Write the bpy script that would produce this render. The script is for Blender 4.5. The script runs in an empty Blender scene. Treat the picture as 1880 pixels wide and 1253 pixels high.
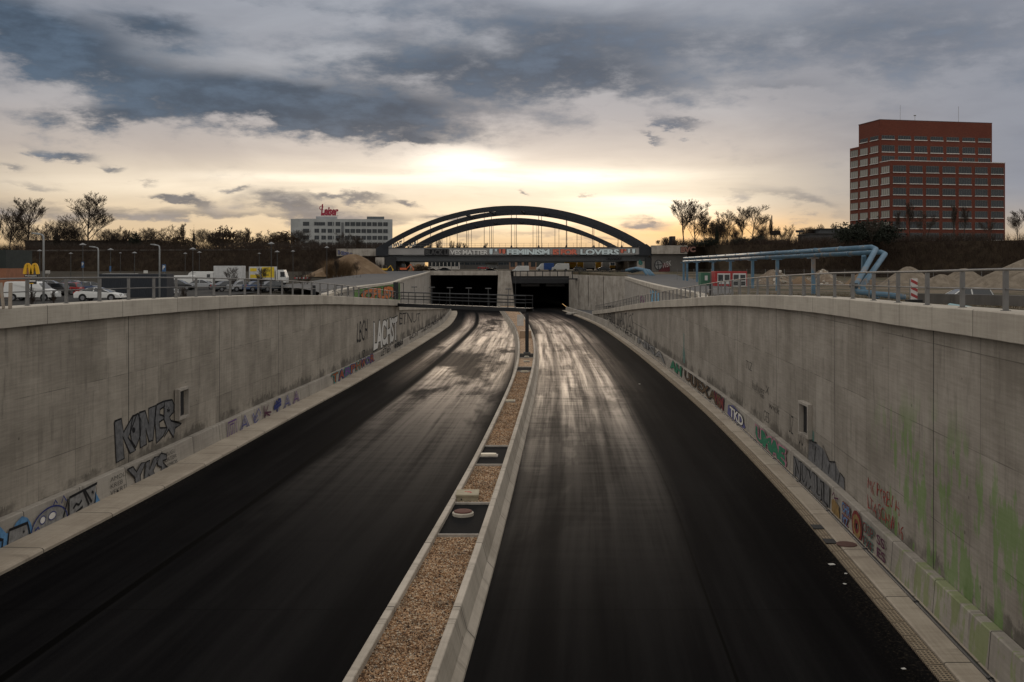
import bpy, bmesh, math, random
import numpy as np
from mathutils import Vector, Matrix
C = bpy.context.scene.collection
sc = bpy.context.scene
PI = math.pi
F, CX, H, CZ = 1828.0, 940.0, 489.0, 10.1     # lens in photo pixels, horizon row, eye height above the road
rnd = random.Random(7)

def at(x, y, d):
    "world point seen at photo pixel (x, y) at distance d"
    return Vector(((x-CX)/F*d, d, CZ-(y-H)/F*d))
def px(x, d): return (x-CX)/F*d
def pz(y, d): return CZ-(y-H)/F*d

class Curve:
    def __init__(s, pts):
        s.x = [p[0] for p in pts]; s.y = [p[1] for p in pts]; n = len(pts)
        m = [0]*n
        for i in range(n):
            if i == 0: m[i] = (s.y[1]-s.y[0])/(s.x[1]-s.x[0])
            elif i == n-1: m[i] = (s.y[-1]-s.y[-2])/(s.x[-1]-s.x[-2])
            else: m[i] = (s.y[i+1]-s.y[i-1])/(s.x[i+1]-s.x[i-1])
        s.m = m
    def __call__(s, t):
        x, y, m = s.x, s.y, s.m
        if t <= x[0]: return y[0]+m[0]*(t-x[0])
        if t >= x[-1]: return y[-1]+m[-1]*(t-x[-1])
        i = 0
        while t > x[i+1]: i += 1
        h = x[i+1]-x[i]; u = (t-x[i])/h
        return ((2*u**3-3*u*u+1)*y[i]+(u**3-2*u*u+u)*h*m[i]+(-2*u**3+3*u*u)*y[i+1]+(u**3-u*u)*h*m[i+1])
class Lin:
    def __init__(s, pts): s.p = pts
    def __call__(s, t):
        p = s.p
        if t <= p[0][0]: return p[0][1]
        for a, b in zip(p, p[1:]):
            if t <= b[0]: return a[1]+(b[1]-a[1])*(t-a[0])/(b[0]-a[0])
        return p[-1][1]

# ------------------------------------------------------------------ properties
def tag(o, label=None, cat=None, group=None, kind=None):
    if label: o['label'] = label
    if cat: o['category'] = cat
    if group: o['group'] = group
    if kind: o['kind'] = kind
    return o
def thing(name, label, cat, loc=(0,0,0), rz=0, group=None):
    o = bpy.data.objects.new(name, None); C.objects.link(o); o.empty_display_size = .3
    o.location = loc; o.rotation_euler = (0, 0, rz)
    return tag(o, label, cat, group)
def link(name, me, parent=None, mat=None):
    o = bpy.data.objects.new(name, me); C.objects.link(o)
    if parent: o.parent = parent
    if mat: me.materials.clear(); me.materials.append(mat)
    return o
def copy_tree(o, parent=None):
    c = o.copy(); C.objects.link(c); c.parent = parent
    for ch in list(o.children): copy_tree(ch, c)
    return c

# ------------------------------------------------------------------ node shorthand
class NT:
    def __init__(s, tree): s.t = tree; s.t.nodes.clear()
    def n(s, ty, ins=None, **kw):
        nd = s.t.nodes.new(ty)
        for k, v in kw.items(): setattr(nd, k, v)
        for k, v in (ins or {}).items():
            i = nd.inputs[k]
            if isinstance(v, bpy.types.NodeSocket): s.t.links.new(v, i)
            elif isinstance(v, bpy.types.Node): s.t.links.new(v.outputs[0], i)
            else: i.default_value = v
        return nd
    def m(s, op, a, b=0.0, c=0.0, clamp=False):
        return s.n('ShaderNodeMath', {0: a, 1: b, 2: c}, operation=op, use_clamp=clamp).outputs[0]
    def ss(s, v, lo, hi, a=0.0, b=1.0):
        return s.n('ShaderNodeMapRange', {'Value': v, 'From Min': lo, 'From Max': hi, 'To Min': a, 'To Max': b}, interpolation_type='SMOOTHSTEP').outputs[0]
    def mix(s, f, a, b, blend='MIX'):
        nd = s.n('ShaderNodeMix', data_type='RGBA', blend_type=blend, clamp_factor=True)
        for k, v in ((0, f), (6, a), (7, b)):
            if isinstance(v, bpy.types.NodeSocket): s.t.links.new(v, nd.inputs[k])
            else: nd.inputs[k].default_value = (*v, 1) if isinstance(v, tuple) and len(v) == 3 else v
        return nd.outputs[2]
    def noise(s, vec, scale, detail=4, rough=.55, dist=0.0, out=0):
        return s.n('ShaderNodeTexNoise', {'Vector': vec, 'Scale': scale, 'Detail': detail, 'Roughness': rough, 'Distortion': dist}).outputs[out]
    def comb(s, x, y, z=0.0): return s.n('ShaderNodeCombineXYZ', {0: x, 1: y, 2: z}).outputs[0]
    def sep(s, v):
        q = s.n('ShaderNodeSeparateXYZ', {0: v}); return q.outputs
    def ramp(s, f, stops):
        nd = s.n('ShaderNodeValToRGB', {0: f}); cr = nd.color_ramp
        while len(cr.elements) < len(stops): cr.elements.new(.5)
        for e, (p, c) in zip(cr.elements, stops): e.position = p; e.color = (*c, 1)
        return nd.outputs[0]
def mat_new(name):
    m = bpy.data.materials.new(name); m.use_nodes = True
    return m, NT(m.node_tree)
def finish(t, col, rough=.8, bump=None, bstr=.3, bdist=.02, spec=.5, metal=0.0, **extra):
    ins = {'Base Color': col if not isinstance(col, tuple) else (*col, 1), 'Roughness': rough, 'Metallic': metal, 'Specular IOR Level': spec}
    ins.update(extra)
    if bump is not None:
        ins['Normal'] = t.n('ShaderNodeBump', {'Height': bump, 'Strength': bstr, 'Distance': bdist}).outputs[0]
    b = t.n('ShaderNodeBsdfPrincipled', ins)
    t.n('ShaderNodeOutputMaterial', {0: b.outputs[0]})
_cache = {}
def plain(name, col, rough=.6, metal=0.0, var=.25, scale=1.5, spec=.5):
    "painted or raw surface: one colour with uneven grime"
    key = (name, col)
    if key in _cache: return _cache[key]
    m, t = mat_new(name)
    co = t.n('ShaderNodeTexCoord').outputs['Object']
    n = t.noise(co, scale, 6, .65)
    f = t.ss(n, .3, .75)
    c2 = tuple(v*(1-var) for v in col)
    finish(t, t.mix(f, col, c2), t.m('ADD', rough, t.m('MULTIPLY', n, .15)), metal=metal, spec=spec)
    _cache[key] = m
    return m
def emis(name, col, s):
    m, t = mat_new(name)
    e = t.n('ShaderNodeEmission', {0: (*col, 1), 1: s}); t.n('ShaderNodeOutputMaterial', {0: e.outputs[0]})
    return m

# ------------------------------------------------------------------ mesh collecting
class MB:
    def __init__(s): s.v = []; s.f = []; s.uv = []
    def add(s, vs, fs):
        b = len(s.v); s.v += [tuple(v) for v in vs]; s.f += [tuple(i+b for i in f) for f in fs]
        return s
    def box(s, x0, x1, y0, y1, z0, z1):
        return s.add([(x0,y0,z0),(x1,y0,z0),(x1,y1,z0),(x0,y1,z0),(x0,y0,z1),(x1,y0,z1),(x1,y1,z1),(x0,y1,z1)],
                     [(0,3,2,1),(4,5,6,7),(0,1,5,4),(1,2,6,5),(2,3,7,6),(3,0,4,7)])
    def bar(s, a, b, w, h, up=(0,0,1)):
        a, b = Vector(a), Vector(b); t = (b-a).normalized(); u = Vector(up)
        r = t.cross(u)
        if r.length < 1e-4: r = t.cross(Vector((0,1,0)))
        r.normalize(); u = r.cross(t).normalized(); r *= w/2; u *= h/2
        return s.add([a-r-u, a+r-u, a+r+u, a-r+u, b-r-u, b+r-u, b+r+u, b-r+u],
                     [(0,3,2,1),(4,5,6,7),(0,1,5,4),(1,2,6,5),(2,3,7,6),(3,0,4,7)])
    def tube(s, pts, r, n=8, r2=None, cap=True):
        pts = [Vector(p) for p in pts]; base = len(s.v); k = len(pts)
        rr = r if isinstance(r, (list, tuple)) else [r+(0 if r2 is None else (r2-r)*i/(k-1)) for i in range(k)]
        prev = None
        for i, p in enumerate(pts):
            t = (pts[min(i+1,k-1)]-pts[max(i-1,0)]).normalized()
            if prev is None:
                u = t.orthogonal().normalized()
            else:
                u = (prev-t*prev.dot(t))
                u = u.normalized() if u.length > 1e-5 else t.orthogonal().normalized()
            prev = u; w = t.cross(u)
            for j in range(n):
                a = 2*PI*j/n; s.v.append(tuple(p+(u*math.cos(a)+w*math.sin(a))*rr[i]))
        for i in range(k-1):
            for j in range(n):
                a = base+i*n+j; b = base+i*n+(j+1)%n
                s.f.append((a, b, b+n, a+n))
        if cap:
            s.f.append(tuple(base+j for j in reversed(range(n)))); s.f.append(tuple(base+(k-1)*n+j for j in range(n)))
        return s
    def prism(s, pts, axis, a0, a1):
        "polygon in the two other axes, extruded along axis"
        n = len(pts)
        def P(p, a):
            return (a, p[0], p[1]) if axis == 'x' else (p[0], a, p[1]) if axis == 'y' else (p[0], p[1], a)
        return s.add([P(p, a0) for p in pts]+[P(p, a1) for p in pts],
                     [tuple(range(n)), tuple(reversed(range(n, 2*n)))]+[(i, i+n, (i+1)%n+n, (i+1)%n) for i in range(n)])
    def lathe(s, prof, n=16, c=(0,0,0)):
        b = len(s.v); k = len(prof)
        for r, z in prof:
            for j in range(n):
                a = 2*PI*j/n; s.v.append((c[0]+r*math.cos(a), c[1]+r*math.sin(a), c[2]+z))
        for i in range(k-1):
            for j in range(n):
                p = b+i*n+j; q = b+i*n+(j+1)%n; s.f.append((p, q, q+n, p+n))
        s.f.append(tuple(b+j for j in reversed(range(n)))); s.f.append(tuple(b+(k-1)*n+j for j in range(n)))
        return s
    def mesh(s, name, smooth=False):
        me = bpy.data.meshes.new(name); me.from_pydata(s.v, [], s.f)
        if smooth: me.polygons.foreach_set('use_smooth', [True]*len(me.polygons))
        me.update(); return me
    def build(s, name, mat, parent=None, smooth=False, bevel=0, fix=True):
        me = s.mesh(name, smooth)
        if fix:
            bm = bmesh.new(); bm.from_mesh(me); bmesh.ops.recalc_face_normals(bm, faces=bm.faces); bm.to_mesh(me); bm.free()
        o = link(name, me, parent, mat)
        if bevel:
            md = o.modifiers.new('bevel', 'BEVEL'); md.width = bevel; md.segments = 2; md.limit_method = 'ANGLE'
        return o

def sweep(name, mat, ds, prof, parent=None, caps=True, smooth=False, closed=True, vkey='len'):
    "run a cross-section prof(d) -> [(x, z)] along the trench; UV = (distance, length round the section)"
    rows = [prof(d) for d in ds]; n = len(rows[0])
    vs = [(x, d, z) for d, r in zip(ds, rows) for x, z in r]
    fs = []; uvs = []
    def ln(r):
        L = [0]
        for a, b in zip(r, r[1:]+r[:1]): L.append(L[-1]+math.hypot(b[0]-a[0], b[1]-a[1]))
        if vkey == 'z': L = [p[1] for p in r]+[r[0][1]]
        if vkey == 'x': L = [p[0]-r[0][0] for p in r]+[0]
        return L
    LL = [ln(r) for r in rows]
    for i in range(len(ds)-1):
        for j in range(n if closed else n-1):
            k = (j+1) % n
            fs.append((i*n+j, i*n+k, (i+1)*n+k, (i+1)*n+j))
            uvs += [(ds[i], LL[i][j]), (ds[i], LL[i][j+1]), (ds[i+1], LL[i+1][j+1]), (ds[i+1], LL[i+1][j])]
    if closed and caps:
        fs.append(tuple(reversed(range(n)))); uvs += [(ds[0]+rows[0][j][0], rows[0][j][1]) for j in reversed(range(n))]
        b = (len(ds)-1)*n
        fs.append(tuple(range(b, b+n))); uvs += [(ds[-1]+rows[-1][j][0], rows[-1][j][1]) for j in range(n)]
    me = bpy.data.meshes.new(name); me.from_pydata(vs, [], fs)
    uv = me.uv_layers.new(name='UVMap'); uv.data.foreach_set('uv', [c for p in uvs for c in p])
    if smooth: me.polygons.foreach_set('use_smooth', [True]*len(me.polygons))
    me.update()
    bm = bmesh.new(); bm.from_mesh(me); bmesh.ops.recalc_face_normals(bm, faces=bm.faces)
    if not closed and sum(f.normal.z for f in bm.faces) < 0: bmesh.ops.reverse_faces(bm, faces=bm.faces)
    bm.to_mesh(me); bm.free()
    return link(name, me, parent, mat)
def rng(a, b, step):
    n = max(1, round((b-a)/step)); return [a+(b-a)*i/n for i in range(n+1)]

# ------------------------------------------------------------------ layout of the cutting
XL = Curve([(-40,-22.5),(0,-19.2),(20,-17.6),(32,-16.7),(45,-15.7),(68,-14.5),(89,-13.5),(128,-12.4),(182,-11.6),(215,-12.3),(251,-13.8),(290,-16.5),(345,-20)])
XR = Curve([(-40,5.5),(0,8.4),(24,10.35),(32,11.0),(45,12.0),(67,13.2),(89,14.0),(128,15.1),(182,15.8),(215,15.2),(251,13.8),(290,12.0),(345,8)])
ZR = Curve([(-40,0),(60,0),(89,-.17),(128,-.47),(182,-.95),(251,-1.7),(300,-2.3),(345,-2.9)])
ML = Curve([(-40,-9),(0,-5.6),(22,-3.75),(51,-1.66),(88,.14),(117,.7),(152,.58),(200,-.8),(250,-2.5),(289,-3.9)])
MR = Curve([(-40,-7),(0,-3.55),(22,-1.70),(51,.04),(88,1.87),(117,2.75),(152,3.0),(200,2.6),(250,1.5),(289,.6)])
XWL = lambda d: XL(d)-1.9          # wall faces
XWR = lambda d: XR(d)+1.72
CAPL = Curve([(-40,8.6),(0,8.62),(35.6,8.61),(46.4,8.54),(57.5,8.37),(68,8.13),(82,7.68),(96,7.1),(125,5.86)])
CAPL2 = Curve([(125,5.05),(132,4.8),(225,1.0),(250,.1)])
CAPR = Curve([(-40,9.05),(0,9.05),(23.5,9.0),(31,8.9),(44.8,8.73),(66.5,8.17),(88,7.24),(128,5.34),(209,.65)])
OL = Curve([(86,-16.0),(100,-17.2),(139,-18.3),(168,-18.9),(220,-20.6),(289.5,-23.9)])
OR = Curve([(86,16.3),(100,18.6),(136,20.6),(180,23.4),(250,28.4)])
OCL = Curve([(86,7.65),(115,7.75),(156,7.6),(181,7.95),(220,8.2),(289.5,8.5)])
OCR = Curve([(86,7.4),(150,7.35),(250,7.5)])
def ss(a, b, t):
    t = max(0, min(1, (t-a)/(b-a))); return t*t*(3-2*t)
def ground_z(x, d):
    base = 6.5+.75*ss(-10, 10, x)
    near = 8.2
    h = base+(near-base)*(1-ss(20, 45, abs(x)))*(1-ss(40, 90, d)) if d < 90 else base
    return h+(8.45-base)*ss(230, 292, d)*(1-.0*abs(x))

# ------------------------------------------------------------------ camera, render
cam = bpy.data.cameras.new('camera'); co = bpy.data.objects.new('camera', cam); C.objects.link(co)
co.location = (0, 0, CZ); co.rotation_euler = (PI/2, 0, 0)
cam.sensor_width = 36; cam.lens = F/1880*36; cam.shift_y = -(626.5-H)/1880; cam.clip_end = 8000; cam.clip_start = .1
sc.camera = co
sc.view_settings.view_transform = 'Standard'; sc.view_settings.look = 'None'
sc.view_settings.exposure = 0; sc.view_settings.gamma = 1
sc.cycles.max_bounces = 6; sc.cycles.use_denoising = True
sc.cycles.sample_clamp_indirect = 4

# ------------------------------------------------------------------ sky
w = bpy.data.worlds.new('World'); sc.world = w; w.use_nodes = True
t = NT(w.node_tree)
sky = t.n('ShaderNodeTexSky', sky_type='NISHITA', sun_disc=False, sun_elevation=math.radians(6), sun_rotation=0.0, air_density=1.5, dust_density=3.0)
V = t.n('ShaderNodeTexCoord').outputs['Generated']
X, Y, Z = t.sep(V)
az = t.m('ARCTAN2', X, Y); el = t.m('ARCSINE', Z)
elp = t.m('MAXIMUM', el, 0.0)
def blob(x, y, rx, ry, tilt=0.0, a=az, e=el):
    "soft ellipse of cloud in the direction where the photograph has it"
    u = t.m('SUBTRACT', a, math.atan((x-CX)/F)); v = t.m('SUBTRACT', e, math.atan((H-y)/F))
    if tilt: v = t.m('MULTIPLY_ADD', u, -tilt, v)
    u = t.m('MULTIPLY', u, F/rx); v = t.m('MULTIPLY', v, F/ry)
    r2 = t.m('MULTIPLY_ADD', v, v, t.m('MULTIPLY', u, u))
    return t.m('EXPONENT', t.m('MULTIPLY', r2, -1.0))
def addw(lst):
    s = None
    for v, wt in lst: s = t.m('MULTIPLY', v, wt) if s is None else t.m('MULTIPLY_ADD', v, wt, s)
    return s
# cloud coordinates: a flat layer far overhead, so clouds crowd and flatten towards the horizon
den = t.m('ADD', t.m('MAXIMUM', Z, 0.0), .07)
q = t.comb(t.m('DIVIDE', X, den), t.m('DIVIDE', Y, den), 0.0)
warp = t.n('ShaderNodeTexNoise', {'Vector': q, 'Scale': .9, 'Detail': 3.0}).outputs[1]
q2 = t.n('ShaderNodeVectorMath', {0: q, 1: t.n('ShaderNodeVectorMath', {0: warp, 'Scale': .9}, operation='SCALE').outputs[0]}, operation='ADD').outputs[0]
nA = t.noise(q2, .55, 9, .58)
qs = t.n('ShaderNodeVectorMath', {0: q2, 1: (1.0, 1.7, 1.0)}, operation='MULTIPLY').outputs[0]
nB = t.noise(qs, 1.7, 8, .6)
nv = t.n('ShaderNodeTexNoise', {'Vector': t.comb(t.m('MULTIPLY', az, 1.0), t.m('MULTIPLY', el, 2.6)), 'Scale': 15.0, 'Detail': 9.0, 'Roughness': .62}).outputs[0]
nF = t.n('ShaderNodeTexNoise', {'Vector': t.comb(az, t.m('MULTIPLY', el, 3.2), 5.0), 'Scale': 5.0, 'Detail': 6.0, 'Roughness': .55, 'Distortion': .4}).outputs[0]
# ragged edges: push the blobs about with noise
wob = t.m('MULTIPLY', t.m('SUBTRACT', nv, .5), .10); wob2 = t.m('MULTIPLY', t.m('SUBTRACT', nF, .5), .09)
azw = t.m('ADD', az, t.m('ADD', wob, wob2)); elw = t.m('ADD', el, t.m('MULTIPLY', t.m('SUBTRACT', wob, wob2), .45))
B = lambda x, y, rx, ry, tilt=0.0: blob(x, y, rx, ry, tilt, azw, elw)
high = addw([(B(40,90,130,60,-.35),1.1),(B(285,78,95,26,-.02),.95),(B(420,178,330,52,-.16),1.15),(B(200,235,120,20),.8),
             (B(600,215,330,34,-.02),.9),(B(800,130,260,60,-.1),.95),(B(1050,60,360,60,-.15),.75),(B(1130,150,220,40,-.15),.7),(B(1560,60,420,60),.5),(B(500,15,260,20),.3),
             (B(740,255,40,8),.7),(B(1450,180,90,14,-.1),.35),(B(1790,120,300,60),.35)])
low = addw([(B(105,295,48,11,-.1),1.0),(B(180,320,24,8),.9),(B(15,328,22,8),.7),(B(350,378,75,14,-.1),1.0),(B(530,378,90,17,-.08),1.1),(B(670,370,60,11,-.1),1.0),
            (B(760,376,22,7),.9),(B(140,397,230,14),.8),(B(400,404,200,10),.6),(B(300,372,40,7),.8),(B(440,352,30,6),.7),(B(590,362,40,6),.6),(B(640,398,130,13),.7),(B(1165,397,50,11),1.0),(B(820,395,40,5),.6),(B(1060,350,26,4),.6),(B(250,345,26,5),.6),(B(890,380,50,5),.5),(B(1090,440,60,5),.6),(B(1262,235,40,10,-.2),.8),(B(1205,252,22,8,-.3),.7),
            (B(820,430,120,10),.6),(B(1000,420,90,9),.5),(B(1490,382,90,20,-.3),.7),(B(1370,365,60,14,-.3),.35),(B(970,352,16,5),.8),(B(1030,385,60,8),.3),(B(60,355,40,7),.5)])
dens = t.m('ADD', t.m('ADD', high, low), t.m('MULTIPLY', t.m('SUBTRACT', nv, .5), 1.7))
dens = t.m('ADD', dens, t.m('MULTIPLY', t.m('SUBTRACT', nA, .5), 1.2))
# away from the photographed part of the sky the noise alone makes the clouds
front = t.m('MULTIPLY', t.ss(az, -.9, -.6), t.ss(az, .9, .6)); front = t.m('MULTIPLY', front, t.ss(el, .5, .33))
dens = t.m('ADD', dens, t.m('MULTIPLY', t.m('SUBTRACT', 1.0, front), .55))
cm = t.ss(dens, .12, 1.08)
# clear part between clouds
bg = t.ramp(elp, [(0.0,(.95,.58,.24)),(.03,(1.0,.74,.44)),(.07,(.95,.79,.58)),(.09,(.86,.73,.57)),(.11,(.68,.59,.51)),(.15,(.56,.53,.52)),(.20,(.41,.425,.46)),(.29,(.33,.36,.42)),(.50,(.78,.74,.69)),(1.0,(1.0,.96,.92))])
aa = t.m('ABSOLUTE', t.m('SUBTRACT', az, -.05))
bg = t.mix(t.m('MULTIPLY', t.ss(aa, .08, .75), t.ss(el, .5, .3)), bg, t.mix(1.0, bg, (.55,.56,.60), 'MULTIPLY'))
bg = t.mix(t.m('MULTIPLY', t.m('MULTIPLY', t.ss(az, .18, .5), t.ss(el, .0, .08)), t.ss(el, .5, .3)), bg, (.29,.305,.35))
bg = t.mix(t.ss(aa, .75, 1.5), bg, (.84,.80,.74))
# wisps: thin bright and thin grey veils
veil = t.ss(nF, .38, .62)
bg = t.mix(t.m('MULTIPLY', veil, .35), bg, t.mix(1.0, bg, (.62,.62,.66), 'MULTIPLY'))
glow = addw([(blob(840,296,80,26),.5),(blob(900,300,40,14),.25),(blob(1060,325,190,13),.40),(blob(620,330,260,9),.25),(blob(1160,370,120,10),.3),(blob(950,325,400,45),.22),(blob(1240,400,140,36),.42),(blob(950,405,230,22),.25),(blob(300,350,380,16),.12)])
glow = t.m('MULTIPLY', glow, t.ss(nB, .15, .65, .55, 1.25))
bg = t.n('ShaderNodeMix', {0: 1.0, 6: bg, 7: t.n('ShaderNodeVectorMath', {0: (1.0,.92,.76), 'Scale': glow}, operation='SCALE').outputs[0]}, data_type='RGBA', blend_type='ADD').outputs[2]
hot = addw([(blob(1290,425,190,26),1.0)])
bg = t.mix(t.m('MULTIPLY', hot, .75), bg, (1.15,.62,.20))
edge = t.ss(dens, .22, .5)
dark = t.ramp(elp, [(0.0,(.29,.225,.165)),(.05,(.20,.185,.18)),(.10,(.10,.122,.155)),(.15,(.052,.080,.118)),(.27,(.055,.084,.126)),(1.0,(.10,.11,.13))])
dark = t.mix(t.m('MULTIPLY', nB, t.m('MULTIPLY', t.ss(az, -.1, .45), .9)), dark, (.165,.18,.22))
dark = t.mix(t.m('MULTIPLY', t.ss(nv, .40, .68), .75), dark, t.mix(1.0, dark, (1.95,1.9,1.85), 'MULTIPLY'))
dark = t.mix(t.m('SUBTRACT', 1.0, front), dark, (.66,.645,.63))
col = t.mix(t.m('MULTIPLY', cm, .94), bg, dark)
sk = t.n('ShaderNodeVectorMath', {0: sky.outputs[0], 'Scale': .0007}, operation='SCALE').outputs[0]
col = t.n('ShaderNodeMix', {0: 1.0, 6: col, 7: sk}, data_type='RGBA', blend_type='ADD').outputs[2]
col = t.mix(t.ss(el, -.02, -.2), col, (.05,.045,.04))
bgn = t.n('ShaderNodeBackground', {0: col, 1: 1.0}); t.n('ShaderNodeOutputWorld', {0: bgn.outputs[0]})
w.cycles.sampling_method = 'MANUAL'; w.cycles.sample_map_resolution = 1024
sun = bpy.data.lights.new('sun', 'SUN'); so = bpy.data.objects.new('sun', sun); C.objects.link(so)
sun.energy = .5; sun.angle = math.radians(14); sun.color = (1, .8, .58)
so.rotation_euler = (math.radians(-84), 0, 0); so.location = (0, 100, 80)   # shines towards -Y from low in front
# ------------------------------------------------------------------ surface materials
def concrete(name, c1, c2, panel=12.0, off=0.0, board=2.7, algae=None, rough=.85, stains=.5, hseam=2.6, jw=.065, foot=0):
    m, t = mat_new(name)
    uv = t.n('ShaderNodeUVMap').outputs[0]; U, Vv, _ = t.sep(uv)
    big = t.noise(t.comb(U, t.m('MULTIPLY', Vv, 1.2)), .35, 5, .6)
    boards = t.noise(t.comb(t.m('MULTIPLY', U, .5), t.m('MULTIPLY', Vv, 9)), 1.3, 6, .65)
    streak = t.noise(t.comb(t.m('MULTIPLY', U, 5), t.m('MULTIPLY', Vv, .25)), .9, 5, .65)
    fine = t.noise(uv, 28, 3, .6)
    pid = t.m('FLOOR', t.m('DIVIDE', t.m('SUBTRACT', U, off), board)); hid = t.m('FLOOR', t.m('DIVIDE', Vv, hseam))
    wn = t.n('ShaderNodeTexWhiteNoise', {'Vector': t.comb(pid, hid)}).outputs[0]
    f = t.m('ADD', t.m('MULTIPLY', big, .62), t.m('MULTIPLY', boards, .34)); f = t.m('ADD', f, t.m('MULTIPLY', streak, .26)); f = t.m('ADD', f, t.m('MULTIPLY', wn, .12)); f = t.m('ADD', f, t.m('MULTIPLY', fine, .16))
    col = t.mix(t.ss(f, .48, 1.0), c1, c2)
    def line(v, period, o, wd):
        fr = t.m('FRACT', t.m('DIVIDE', t.m('SUBTRACT', v, o-wd*.5), period))
        return t.m('LESS_THAN', fr, wd/period)
    j1 = line(U, panel, off, jw); 
    keep = t.ss(t.noise(uv, .6, 3, .5), .35, .6)
    j2 = t.m('MULTIPLY', line(U, board, off, .03), t.m('MULTIPLY', keep, .7)); j3 = t.m('MULTIPLY', line(t.m('ADD', Vv, t.m('MULTIPLY', wn, 0.0)), hseam, 0, .03), t.m('MULTIPLY', keep, .6))
    col = t.mix(t.m('MAXIMUM', j2, j3), col, tuple(v*.35 for v in c2))
    holes = t.n('ShaderNodeTexVoronoi', {'Vector': uv, 'Scale': .9, 'Randomness': .6}).outputs['Distance']
    spots = t.m('MULTIPLY', t.m('LESS_THAN', holes, .05), .6)
    col = t.mix(spots, col, tuple(v*.35 for v in c2))
    if stains:
        d1 = t.ss(t.noise(t.comb(t.m('MULTIPLY', U, 3.0), t.m('MULTIPLY', Vv, .5), 3.0), .7, 6, .7), .52, .72)
        col = t.mix(t.m('MULTIPLY', d1, stains), col, tuple(v*.55 for v in c2))
    if foot:
        top = t.m('MULTIPLY_ADD', t.noise(t.comb(t.m('MULTIPLY', U, 1.6), t.m('MULTIPLY', Vv, .8), 9.0), 1.0, 6, .75), 2.2, foot-.62)
        col = t.mix(t.m('MULTIPLY', t.ss(t.m('SUBTRACT', top, Vv), 0, .25), t.m('MULTIPLY', t.ss(big, .38, .56), .75)), col, tuple(v*.42 for v in c2))
    if algae:
        u0, u1, v0, v1, colr, th = algae
        msk = t.m('MULTIPLY', t.ss(U, u0, u0-4), 1.0); msk = t.m('MULTIPLY', msk, t.ss(Vv, v1, v1-2.5))
        a = t.m('ADD', t.m('MULTIPLY', t.noise(t.comb(t.m('MULTIPLY', U, 1.9), t.m('MULTIPLY', Vv, .45), 1.0), 1.0, 8, .62), .7), t.m('MULTIPLY', t.noise(uv, .45, 6, .6), .5))
        col = t.mix(t.m('MULTIPLY', t.m('MULTIPLY', t.ss(a, th+.01, th+.07), msk), .58), col, colr)
    col = t.mix(t.m('MULTIPLY', j1, .9), col, (.012,.011,.01))
    h = t.m('SUBTRACT', t.m('ADD', t.m('MULTIPLY', boards, .5), t.m('MULTIPLY', fine, .3)), t.m('MULTIPLY', t.m('MAXIMUM', j1, j2), 1.2))
    finish(t, col, rough, bump=h, bstr=.22, bdist=.02, spec=.3)
    return m
WALLC1, WALLC2 = (.405,.36,.30), (.185,.162,.132)
M = {}
M['wall_l'] = concrete('board_formed_concrete', WALLC1, WALLC2, 12, 45.6-48, foot=1.1)
M['wall_r'] = concrete('board_formed_concrete_algae', (.395,.355,.305), WALLC2, 12, 41.6-48, foot=1.1, algae=(37.0, 0, 0, 6.6, (.12,.25,.035), .585))
M['cap'] = concrete('precast_coping', (.52,.475,.40), (.31,.275,.23), 6.2, 1.0, 3.1, hseam=50, stains=.35, jw=.03)
M['barrier'] = concrete('precast_barrier', (.40,.365,.315), (.235,.21,.18), 4.0, .5, 4.0, hseam=50, stains=.6, jw=.04)
M['barrier_r'] = concrete('precast_barrier_algae', (.40,.365,.315), (.235,.21,.18), 4.0, .5, 4.0, hseam=50, stains=.6, jw=.04, algae=(34.5, 0, 0, 6, (.17,.23,.05), .58))
M['kerb'] = concrete('kerb_slabs', (.46,.40,.32), (.26,.215,.165), 5.0, 0, 5.0, hseam=50, stains=.45, jw=.05)
M['outer'] = concrete('outer_wall_concrete', (.42,.385,.34), (.25,.225,.195), 8, 3, 2.7)
M['median'] = concrete('median_concrete', (.52,.46,.385), (.30,.26,.21), 6.2, 2.0, 6.2, hseam=50, stains=.7, jw=.05)
def plainconc(name, c1, c2, scale=.5):
    m, t = mat_new(name); co = t.n('ShaderNodeTexCoord').outputs['Object']
    a = t.noise(co, scale, 8, .68); x, y, z = t.sep(co)
    s = t.noise(t.comb(t.m('MULTIPLY', x, 3), t.m('MULTIPLY', y, 3), t.m('MULTIPLY', z, .25)), scale, 6, .7)
    finish(t, t.mix(t.ss(t.m('ADD', t.m('MULTIPLY', a, .6), t.m('MULTIPLY', s, .5)), .4, .75), c1, c2), .85, bump=a, bstr=.3, spec=.3)
    return m
M['conc'] = plainconc('weathered_concrete', (.44,.40,.35), (.21,.185,.155))
M['conc_dk'] = plainconc('dark_concrete', (.12,.11,.10), (.06,.055,.05))
M['steel'] = plain('galvanised_steel', (.17,.165,.16), .5, .3)
M['dark_steel'] = plain('dark_painted_steel', (.010,.011,.013), .5, .0)
M['arch'] = plain('blue_grey_painted_steel', (.011,.014,.020), .45, .0, spec=.4)
M['girder'] = plain('grey_painted_girder', (.31,.30,.29), .6, .0, var=.2, scale=.2)
M['lamp_grey'] = plain('lamp_post_grey', (.30,.31,.31), .5, .2)
M['blue'] = None
def bluepipe():
    m, t = mat_new('weathered_blue_pipe'); co = t.n('ShaderNodeTexCoord').outputs['Object']
    a = t.noise(co, .8, 6, .7); b = t.noise(co, .35, 5, .7)
    c = t.mix(t.ss(a, .35, .7), (.060,.130,.195), (.10,.185,.26))
    c = t.mix(t.m('MULTIPLY', t.ss(b, .56, .66), .85), c, (.22,.16,.115))
    finish(t, c, .5, spec=.4); return m
M['blue'] = bluepipe()
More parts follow.
